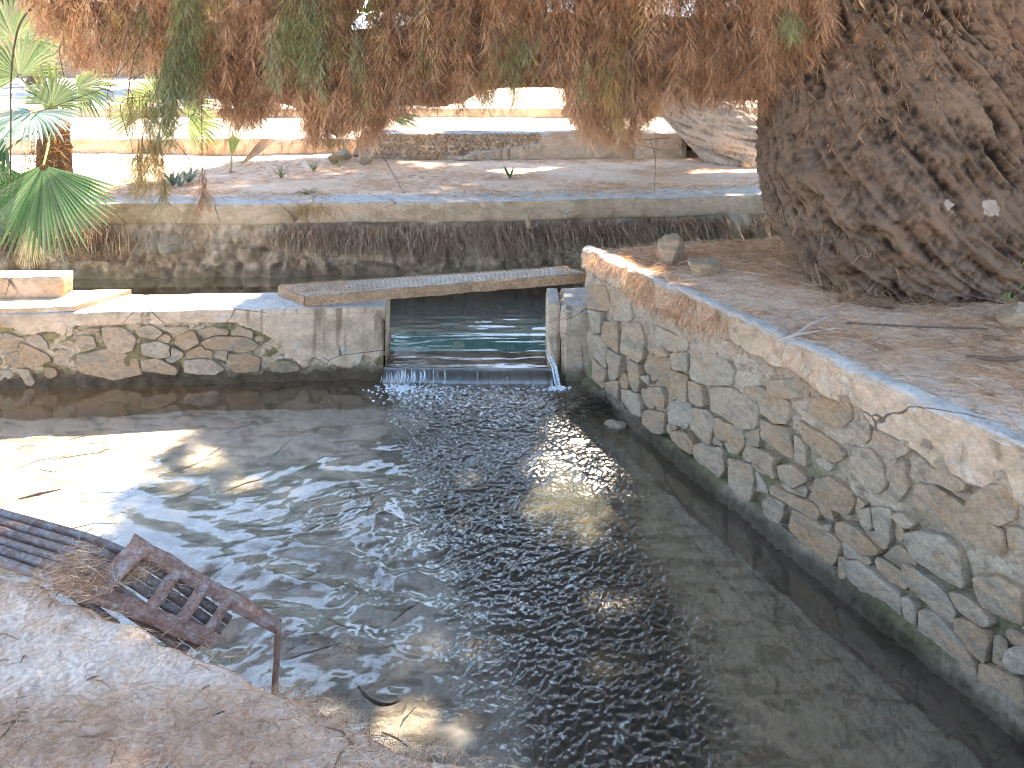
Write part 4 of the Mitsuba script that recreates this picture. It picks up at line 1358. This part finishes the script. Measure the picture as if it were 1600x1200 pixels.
m = MB()
sprays(m, *hang(420, 600, 1230, -190, 0, 4.3, 4.7, .1, .3), DRY)
sprays(m, *hang(900, 480, 1240, -150, 45, 4.25, 4.75, .1, .34, 6, False), DRY)
sprays(m, *hang(260, 200, 640, -120, 60, 4.3, 4.6, .1, .32), DRY)
sprays(m, *hang(1500, 30, 1235, -150, 170, 3.95, 4.30, .08, .30), DRY)
sprays(m, *hang(800, 60, 1225, -60, 190, 4.02, 4.25, .05, .16), DRY)
sprays(m, *hang(420, 30, 1225, -150, 120, 4.5, 4.8, .1, .3), DRY)
sprays(m, *hang(160, 1180, 1300, -120, 70, 3.75, 3.95, .08, .25), DRY)
part(TREE, 'dry_foliage', m.ply('strand'), kind='stuff', label='dry orange brown needles hanging from the bough')
m = MB()
sprays(m, *hang(230, 470, 610, 120, 216, 4.05, 4.35, .04, .14, 14), DRY)
sprays(m, *hang(230, 885, 1018, 100, 204, 4.0, 4.3, .04, .14, 14), DRY)
sprays(m, *hang(130, 295, 420, 100, 185, 4.05, 4.3, .03, .12, 2), DRY)
part(TREE, 'dry_foliage', m.ply('strand'), kind='stuff')
m = MB()
for k in range(46):                                       # bare arching twigs among the sprays
    u, v, y = rng.uniform(120, 1220), rng.uniform(-60, 90), rng.uniform(3.9, 4.1)
    a = deep(u, v, y)
    dx, L = rng.normal(0, .12), rng.uniform(.12, .34)
    p = spline([a + [0, .18, .08], a, a + [dx * .5, -.04, -L * .5], a + [dx, -.03, -L]], 16)
    if 95 + (EYE - p[-1, 2]) * FOC / y - 0 > low_v(u) + 60:
        continue
    m.add(*tube(p, np.linspace(.006, .002, 16), 5), (.13, .085, .06))
part(TREE, 'twig_stems', m.ply('painted', smooth=True), kind='stuff')
m = MB()


def clump(u, v, su, sv, n, y0, y1, lmin, lmax, cols=GREEN):
    roots = [deep(rng.normal(u, su), rng.normal(v, sv), rng.uniform(y0, y1)) for _ in range(n)]
    sprays(m, roots, rng.uniform(lmin, lmax, n), cols, per=40, w=.0028)


clump(285, 20, 16, 45, 70, 3.9, 4.05, .12, .30)
clump(265, 90, 12, 20, 34, 3.88, 4.0, .12, .26)
clump(470, 10, 22, 45, 70, 3.9, 4.05, .12, .30)
clump(200, 20, 22, 30, 22, 3.95, 4.1, .08, .2, MIXG)
clump(560, 40, 30, 50, 14, 3.95, 4.1, .1, .25, MIXG)
clump(805, 70, 20, 24, 26, 3.92, 4.05, .08, .2, MIXG)
clump(950, 95, 20, 30, 24, 3.92, 4.05, .08, .22, MIXG)
clump(700, 40, 30, 30, 8, 3.95, 4.1, .1, .2, MIXG)
clump(1238, 20, 5, 10, 10, 3.6, 3.7, .06, .12, GREEN)
clump(520, 205, 14, 8, 10, 4.2, 4.3, .03, .07, MIXG)
clump(240, 150, 26, 14, 30, 4.0, 4.15, .08, .2, MIXG)
clump(225, 200, 16, 16, 18, 4.05, 4.2, .10, .24, MIXG)
clump(215, 250, 8, 20, 10, 4.1, 4.2, .12, .22, MIXG)
clump(250, 260, 6, 25, 8, 4.1, 4.2, .12, .20, MIXG)
clump(318, 290, 3, 25, 7, 4.1, 4.2, .08, .16, DRY)
clump(978, 222, 3, 5, 4, 4.2, 4.3, .03, .05, DRY)
part(TREE, 'green_foliage', m.ply('strand'), kind='stuff', label='grey green sprays hanging among the dry needles')
# bare drooping twigs
m = MB()
for pts, r in (([(290, 30), (270, 90), (246, 140), (262, 200), (300, 255)], .0035), ([(590, 205), (600, 245), (622, 285), (632, 303)], .003), ([(1016, 218), (1024, 250), (1022, 305)], .0025), ([(315, 150), (316, 280), (315, 330)], .0025),
               ([(60, 0), (30, 40), (18, 110), (17, 200), (16, 285)], .006), ([(188, 45), (184, 70), (200, 105)], .003), ([(100, 120), (93, 82), (94, 40)], .003), ([(200, 215), (190, 160), (240, 150), (310, 148)], .0025),
               ([(60, 175), (130, 150), (200, 125), (250, 100)], .003), ([(1045, 215), (985, 222), (1030, 234)], .0025)):
    p = spline([deep(u, v, 4.15 + .02 * k) for k, (u, v) in enumerate(pts)], 26)
    m.add(*tube(p, np.linspace(r, r * .5, 26), 6), (.10, .075, .055))
part(TREE, 'bare_twigs', m.ply('painted', smooth=True), kind='stuff')
# strands and shreds caught on the trunk
m = MB()
roots, drops = [], []
for _ in range(200):
    u, v = rng.uniform(1215, 1560), rng.uniform(-20, 380)
    yy = TY - .64 * math.sqrt(max(.1, 1 - ((u - 1425) / 215) ** 2)) - .03
    roots.append(deep(u, v, yy))
    drops.append(rng.uniform(.04, .14))
sprays(m, roots, drops, DRY, per=10, w=.0022, nl=(.03, .08))
for _ in range(420):
    u = rng.uniform(1280, 1630)
    c = at(u, rng.uniform(400, 480), RTOP + .03)
    k = 10
    m.add(*needles(np.repeat(c[None], k, 0) + rng.normal(0, .03, (k, 3)) * [1, 1, .3], rng.normal(0, 1, (k, 3)) * [1, 1, .8] + [0, 0, .3], rng.uniform(.06, .16, k), .0025, pick(DRY, k)))
part(TREE, 'trunk_litter', m.ply('strand'), kind='stuff')

# crowns above the frame that shade the stream, with the gaps the sun falls through
GAPS = [at(870, 266, .75), at(800, 266, .75), at(935, 264, .75), deep(1150, 215, 9.15), deep(1100, 180, 9.2)]
GAPR = [.34, .22, .25, .45, .4]
for (u, v, z, r) in ((1225, 436, RTOP, .09), (885, 672, 0, .13), (915, 710, 0, .22), (905, 760, 0, .18), (955, 800, 0, .18), (985, 870, -.05, .15), (940, 860, 0, .14), (850, 735, 0, .12), (1000, 780, -.1, .10), (960, 930, 0, .10), (1110, 900, -.12, .13), (1160, 940, -.12, .15), (1205, 980, -.12, .12), (1040, 850, -.12, .10), (1080, 880, -.12, .10),
                     (730, 750, 0, .06), (650, 1010, 0, .09), (740, 1020, 0, .05), (585, 920, -.12, .07), (480, 830, -.12, .09), (320, 705, -.12, .10), (390, 740, -.12, .08), (140, 465, .43, .20), (200, 462, .43, .13), (85, 470, .47, .12), (450, 465, .43, .06),
                     (1040, 396, RTOP, .05), (1150, 260, .75, .15), (1100, 315, .75, .22), (1180, 312, .75, .25), (1235, 308, .75, .25), (150, 260, .75, .35), (300, 640, -.12, .05), (660, 780, 0, .05), (1560, 60, 2.0, .25), (1580, 200, 1.7, .2), (1580, 130, 1.8, .25)):
    GAPS.append(at(u, v, z) if z < 1.5 else deep(u, v, 4.2))
    GAPR.append(r)
GAPS, GAPR = np.array(GAPS), np.array(GAPR)
SX = SUN / SUN[2]


def crown(n, boxes, seed, size, hole=True, cols=((.05, .07, .025), (.08, .10, .04), (.11, .10, .04), (.09, .06, .03)), west=True):
    """Leaf sprays gathered into many clumps, spread through the crown's volume."""
    r = np.random.default_rng(seed)
    P = []
    for (lo, hi, k) in boxes:
        cl = r.uniform(lo, hi, (k, 3))
        each = n // sum(b[2] for b in boxes)
        for c in cl:
            P.append(c + r.normal(0, 1, (each, 3)) * r.uniform(.22, .5) * [1, 1, .55])
    P = np.vstack(P)
    g = P - SX * P[:, 2:3]                                  # where its shadow falls at z = 0
    keep = np.ones(len(P), bool)
    if hole:
        for c, rad in zip(GAPS, GAPR):
            gc = c - SX * c[2]
            dd = (g - gc)[:, :2]
            keep &= np.hypot(*dd.T) > rad * (.75 + .5 * meshkit.noise(np.c_[dd * 9, dd[:, :1] * 0 + rad * 50]))
        if west:                                            # the crown ends west of the stream
            edge = -1.72 + .45 * (meshkit.fbm(np.c_[g[:, :2] * 2.2, g[:, :1] * 0], 3, 77) - .5) + .10 * (g[:, 1] - 4) - .6 * np.clip(3.2 - g[:, 1], 0, 1) - 2.2 * sst(5.6, 6.4, g[:, 1])
            keep &= (g[:, 0] > edge) | (r.uniform(0, 1, len(g)) < .012)
            keep &= g[:, 1] < 9.35 + .5 * (meshkit.fbm(np.c_[g[:, :2] * 1.3, g[:, :1] * 0], 3, 78) - .5)
    P = P[keep]
    n = len(P)
    d = r.normal(0, 1, (n, 3))
    d[:, 2] -= .5
    d /= np.linalg.norm(d, axis=1, keepdims=True)
    s = np.cross(d, r.normal(0, 1, (n, 3)))
    s /= np.linalg.norm(s, axis=1, keepdims=True)
    L = (size * r.uniform(.6, 1.4, n))[:, None]
    v = np.stack([P - d * L * .5, P + s * L * .22, P - s * L * .22, P + d * L * .5], 1).reshape(-1, 3)
    k = np.arange(n)[:, None] * 4
    f = np.vstack([k + [0, 1, 2], k + [2, 1, 3]])
    cc = np.asarray(cols)[r.integers(0, len(cols), n)] * r.uniform(.7, 1.3, (n, 1))
    m = MB()
    m.add(v, f, np.repeat(cc, 4, 0))
    return m.ply('leaf')


part(TREE, 'crown', crown(90000, [((-1.2, 2.6, 3.6), (2.2, 8.0, 5.2), 90), ((1.5, 1.2, 3.4), (6.5, 8.0, 6.5), 70), ((-1.6, .6, 3.4), (3, 4.8, 5.0), 40)], 401, .15), kind='stuff')

# leaning tree behind, and its crown
LT = thing('leaning_tree', 'leaning grey tree trunk at the back of the far terrace', 'tree')
shape, _, _ = bark_tube([deep(1215, 290, 9.35), deep(1178, 248, 9.35), deep(1120, 195, 9.4), deep(1050, 130, 9.5), deep(960, 30, 9.6), deep(900, -150, 9.7), deep(920, -420, 9.6)], [.46, .40, .37, .34, .3, .26, .15], 200, 220, .5, .05, .35, .03, 411, base=(.50, .41, .32), crevice=(.20, .15, .11))
part(LT, 'trunk', shape)
part(LT, 'crown', crown(95000, [((-4.6, 8.8, 6.2), (6.5, 12.9, 7.2), 150), ((3.5, 7.0, 4.6), (9, 12, 6.5), 40)], 402, .19, west=True), kind='stuff')

# background trees
BG = [(-14, 24, 6.0, 3.0), (-8, 28, 7.0, 3.2), (-2, 25, 5.5, 2.6), (4, 27, 7.5, 3.2), (10, 24, 6.5, 3.0), (-20, 30, 8, 3.5), (16, 30, 8, 3.5), (1, 34, 9, 3.5), (-5.5, 19, 4.2, 1.8), (-14.5, 20, 11, 3.4), (-7.2, 20.5, 7.0, 2.6), (-3.4, 22, 8.2, 2.8), (6.0, 21, 12, 3.4)]
BGL = ['left-hand broad tree in the far garden beyond the path', 'tall tree behind the path left of the stream', 'middle-sized tree far behind the cobble wall', 'tall tree far behind the bough near the centre', 'dense tree far behind on the right',
       'leftmost tall tree in the far background', 'rightmost tall tree in the far background', 'most distant tall tree in the centre background', 'small round tree just beyond the path on the left',
       'very tall tree beyond the path at the left', 'dense tree beyond the path between the tall left tree and the small round one', 'dense tree beyond the path left of the cobble wall', 'very tall tree beyond the path behind the leaning trunk']
for k, (x, y, h, r) in enumerate(BG):
    key = thing('background_tree', BGL[k], 'tree', None)
    shape, _, _ = bark_tube([[x, y, 1.0], [x + .1, y, 1.0 + h * .3], [x - .1, y + .1, 1.0 + h * .6]], [.22, .17, .08], 30, 24, .2, .06, .4, .02, 430 + k)
    part(key, 'trunk', shape)
    part(key, 'crown', crown(7000, [((x - r * .7, y - r * .7, 1.2 + h * .35), (x + r * .7, y + r * .7, 1.2 + h), 26 if h < 10 else 12)], 440 + k, .45, hole=False, cols=((.06, .10, .025), (.09, .13, .04), (.13, .16, .05))), kind='stuff')
key = thing('background_tree', 'pale tree trunk standing behind the big trunk at the right edge', 'tree')
shape, _, _ = bark_tube([deep(1640, 260, 8), deep(1625, 100, 8), deep(1620, -200, 8.1), deep(1600, -600, 8.3)], [.32, .27, .24, .15], 80, 70, .3, .05, .4, .02, 450, base=(.45, .35, .26), crevice=(.25, .18, .13))
part(key, 'trunk', shape)


# ------------------------------------------------------------------ palms and small plants
def fan(hub, axis, nrm, R, seg=34, spread=2.0, droop=.25, cols=((.10, .17, .06), (.14, .21, .09)), free=.55, dead=False):
    """A palmate frond: folded segments that part towards their tips."""
    m = MB()
    axis = axis / np.linalg.norm(axis)
    nrm = nrm - axis * (nrm @ axis)
    nrm /= np.linalg.norm(nrm)
    side = np.cross(nrm, axis)
    dth = 2 * spread / seg
    for k in range(seg):
        th = -spread + (k + .5) * dth
        d = axis * math.cos(th) + side * math.sin(th)
        e = -axis * math.sin(th) + side * math.cos(th)
        L = R * (1 - .22 * (abs(th) / spread) ** 2) * rng.uniform(.93, 1.05)
        rr = np.array([.06, .3, free, .75, .9, 1.0])
        wd = np.array([.06, .3, free, free * .85, free * .45, .02]) * math.tan(dth / 2) * R
        dz = -droop * rr ** 3 * L * rng.uniform(.7, 1.5) * (1 + (rr > .7) * .5)
        c = hub + np.multiply.outer(rr * L, d) + np.multiply.outer(dz, [0, 0, 1.0])
        fold = wd * .55
        v = np.stack([c + np.multiply.outer(wd, e), c + np.multiply.outer(fold, nrm), c - np.multiply.outer(wd, e)], 1).reshape(-1, 3)
        f = []
        for i in range(5):
            a = i * 3
            f += [[a, a + 3, a + 4, a + 1], [a + 1, a + 4, a + 5, a + 2]]
        col = np.asarray(cols[rng.integers(len(cols))]) * rng.uniform(.8, 1.25)
        tipc = np.array([.42, .33, .16])
        tt = np.repeat(np.clip((rr - .88) / .12, 0, 1), 3)[:, None] * .6
        m.add(v, f, col * (1 - tt) + tipc * tt)
    return m.ply('leaf', smooth=False)


def petiole(a, b, r=.012, col=(.22, .25, .10), sag=.04):
    mid = (a + b) / 2 + np.array([0, 0, sag])
    m = MB()
    m.add(*tube(spline([a, mid, b], 12), np.linspace(r * 1.3, r * .7, 12), 6), col)
    return m.ply('painted', smooth=True)


PG = ((.09, .17, .07), (.12, .20, .10), (.15, .22, .12))
PY = ((.20, .26, .12), (.16, .23, .11), (.26, .30, .17))
PALM = thing('fan_palm', 'fan palm with green fronds at the left end of the far bank', 'palm')
Y = 6.2
foot = np.array([deep(84, 300, Y + .55)[0], Y + .55, .72])
m = MB()
v, f = tube(spline([foot - [0, 0, .15], foot, deep(85, 235, Y + .3), deep(88, 190, Y + .15)], 26), np.interp(np.linspace(0, 1, 26), [0, .5, 1], [.16, .14, .09]), 24)
v += .05 * (np.stack([meshkit.fbm(v * 18 + 3 * i, 3, 460 + i) for i in range(3)], 1) - .5)
m.add(v, f, np.clip(np.array([.20, .105, .06]) * (.5 + meshkit.fbm(v * 25, 3, 9))[:, None], 0, 1))
part(PALM, 'trunk', m.ply('bark', smooth=True))
m = MB()
n = 900
a = rng.uniform(0, 1, n)
pp = np.c_[np.interp(a, [0, 1], [foot[0], deep(88, 190, Y)[0]]), np.full(n, Y + .05), np.interp(a, [0, 1], [foot[2] - .1, deep(88, 190, Y)[2]])] + rng.normal(0, .07, (n, 3))
m.add(*needles(pp, rng.normal(0, 1, (n, 3)) * [1, .6, 1] + [0, -.3, .2], rng.uniform(.05, .18, n), .006, pick([(.30, .16, .08), (.22, .12, .06), (.40, .26, .14)], n)))
part(PALM, 'fibre', m.ply('strand'), kind='stuff')
crown_p = deep(88, 195, Y + .1)
for (u, v, y, ax, nr, R, sp_, dr_, cols, seg) in (
        (68, 258, 5.85, (.06, -.15, -1), (.1, -1, .25), .70, 1.25, .0, PG, 40),
        (52, 176, 5.9, (-.1, -.75, -.35), (0, -.35, 1), .42, 2.1, .12, ((.16, .24, .20), (.22, .30, .27), (.30, .36, .34)), 36),
        (80, 165, 6.0, (.1, .25, 1), (.2, -1, .2), .30, 1.6, .10, PY, 28),
        (118, 140, 6.2, (.9, .2, .35), (-.2, -.8, .6), .34, 1.5, .18, PY, 26),
        (30, 120, 6.4, (-.4, .1, 1), (.2, -1, .1), .45, 1.8, .1, PY, 28),
        (-10, 250, 6.1, (-.6, -.2, -.7), (.2, -1, .3), .55, 1.8, .1, PG, 30),
        (5, 215, 5.9, (-.8, -.4, -.2), (0, -.6, .8), .45, 1.7, .15, PG, 30),
        (20, 60, 6.8, (.1, .1, 1), (.1, -1, .1), .5, 1.9, .1, PY, 30),
        (80, 60, 7.2, (.3, .1, 1), (.1, -1, .1), .45, 1.9, .12, PY, 30)):
    h = deep(u, v, y)
    k = part(PALM, 'frond', fan(h, np.array(ax, float), np.array(nr, float), R, seg, sp_, dr_, cols))
    part(k, 'stalk', petiole(crown_p, h, .011))
h = deep(46, 350, 5.95)
k = part(PALM, 'frond', fan(h, np.array([0, -.05, -1.0]), np.array([0, -1, .1]), .34, 16, .5, 0, ((.46, .36, .24), (.38, .28, .18))), label='dead straw-coloured frond hanging down')
for (u, v) in ((72, 110), (85, 108), (96, 112), (60, 120)):
    part(PALM, 'stalk', petiole(crown_p, deep(u - 10, v - 10, 6.0), .012, (.30, .36, .12), 0))

YP = thing('young_palm', 'young palm with one green and one bent dry frond on the far terrace', 'palm')
b = at(360, 268, .74)
part(YP, 'frond', fan(deep(362, 245, 7.6), np.array([.15, -.1, 1.0]), np.array([.5, -1, .2]), .33, 12, .32, .05, ((.24, .30, .09), (.30, .32, .12))))
part(YP, 'stalk', petiole(b, deep(362, 245, 7.6), .014, (.42, .36, .28), 0))
part(YP, 'frond', fan(deep(372, 262, 7.5), np.array([.8, .0, .75]), np.array([.3, -1, .3]), .48, 10, .16, .0, ((.40, .27, .17), (.34, .22, .13), (.46, .34, .24))), label='dry brown folded frond')
YP = thing('young_palm', 'young palm with spiky fronds behind the hanging foliage on the left', 'palm')
b = at(262, 215, .95)
for (ax, R) in (((-.9, -.2, .45), .55), ((.8, -.2, .5), .55), ((-.3, -.2, 1), .5), ((.9, -.1, -.05), .5)):
    ax = np.array(ax, float)
    h = b + ax / np.linalg.norm(ax) * .25 + [0, 0, .2]
    k = part(YP, 'frond', fan(h, ax, np.array([.2, -1, .7]), R, 18, 1.1, .15, ((.20, .27, .10), (.30, .36, .18))))
    part(k, 'stalk', petiole(b, h, .01))
YP = thing('young_palm', 'young palm whose leaf tips show below the bough left of centre', 'palm')
b = deep(600, 180, 9.4)
part(YP, 'frond', fan(b, np.array([.9, 0, -.15]), np.array([.1, -1, .5]), .5, 12, .35, .1, ((.13, .24, .10), (.18, .28, .12))))


def blades(mb, base, n, L, w, cols, up=1.0, lean=.5, sag=.3):
    for _ in range(n):
        th = rng.uniform(0, 2 * np.pi)
        d = np.array([math.cos(th) * lean, math.sin(th) * lean, up * rng.uniform(.6, 1.1)])
        d /= np.linalg.norm(d)
        l = L * rng.uniform(.6, 1.1)
        tt = np.linspace(0, 1, 6)
        c = base + rng.normal(0, .004, 3) * [1, 1, 0] + np.multiply.outer(tt * l, d) + np.multiply.outer(-sag * l * tt ** 2.2, [0, 0, 1.0])
        s = np.cross(d, [0, 0, 1.0]) + 1e-3
        s /= np.linalg.norm(s)
        ww = w * np.array([.7, 1, .95, .75, .4, .03])
        nn = np.cross(s, d)
        v = np.stack([c - np.multiply.outer(ww, s), c - np.multiply.outer(ww * .4, nn), c + np.multiply.outer(ww, s)], 1).reshape(-1, 3)
        f = []
        for i in range(5):
            a = i * 3
            f += [[a, a + 3, a + 4, a + 1], [a + 1, a + 4, a + 5, a + 2]]
        mb.add(v, f, np.asarray(cols[rng.integers(len(cols))]) * rng.uniform(.8, 1.2))


m = MB()
for (u, v, n) in ((270, 290, 16), (295, 286, 14), (282, 292, 10)):
    blades(m, at(u, v, .74), n, .24, .012, ((.22, .27, .19), (.27, .31, .23), (.19, .23, .15)), lean=.7, sag=.05)
key = thing('agave', 'small grey green agave clump on the far kerb', 'plant')
scene[key] = m.ply('leaf')
m = MB()
blades(m, at(480, 305, .74), 46, .20, .004, ((.34, .24, .10), (.42, .30, .14), (.28, .24, .09), (.22, .24, .08)), lean=1.0, sag=.5)
b0 = at(482, 316, .76)
n = 140
m.add(*needles(b0 + rng.normal(0, 1, (n, 3)) * [.09, .03, .02], np.c_[rng.normal(0, .35, n), -rng.uniform(0, .4, n), -rng.uniform(.4, 1, n)], rng.uniform(.08, .24, n), .004, pick([(.42, .28, .12), (.36, .22, .10), (.50, .36, .18)], n)))
key = thing('grass_tuft', 'dry grass tuft spilling over the kerb in the left half', 'grass')
part(key, 'blades', m.ply('leaf'), kind='stuff')
WEEDS = [(398, 414, .20, 6, .19, .008, 'green weed with long blades by the canal water on the left'), (634, 412, .22, 6, .08, .009, 'tiny green weed on the mud bank above the footbridge'), (570, 412, .22, 5, .06, .006, 'tiny weed on the mud bank behind the left end of the footbridge'),
         (806, 400, .24, 7, .12, .005, 'thin green weed on the mud bank right of the centre'), (135, 415, .22, 9, .16, .006, 'grassy weed at the foot of the mud bank below the palm'), (797, 280, .745, 4, .17, .016, 'single upright green sprout on the sunlit far terrace'),
         (440, 278, .745, 14, .2, .005, 'spindly green weed at the back of the kerb'), (490, 268, .745, 12, .22, .005, 'thin weed in front of the rubble stones'), (530, 262, .745, 10, .2, .004, 'wispy weed beside the cobble wall')]
for (u, v, z, n, L, w, lab) in WEEDS:
    m = MB()
    p = at(u, v, z)
    if z < .5:
        p[1] -= .06
    blades(m, p, n, L, w, ((.20, .25, .11), (.27, .30, .15), (.17, .20, .10)), lean=.35 if 'sprout' in lab else .6, sag=.15)
    key = thing('weed', lab, 'plant')
    scene[key] = m.ply('leaf')
m = MB()
for k in range(9):
    a = at(1575 + rng.normal(0, 14), 470, RTOP + .05)
    p = spline([a, a + [rng.normal(.03, .03), -.03, .18], a + [rng.normal(.07, .05), -.05, .36 + rng.uniform(-.08, .12)]], 14)
    m.add(*tube(p, np.linspace(.004, .0015, 14), 5), (.20, .26, .08))
    for q in p[4:]:
        if rng.random() < .5:
            m.add(*needles(q[None], rng.normal(0, 1, (1, 3)), .04, .004, (.22, .30, .10)))
key = thing('weed', 'tall thin green stems in front of the trunk at the right edge', 'plant')
scene[key] = m.ply('painted')
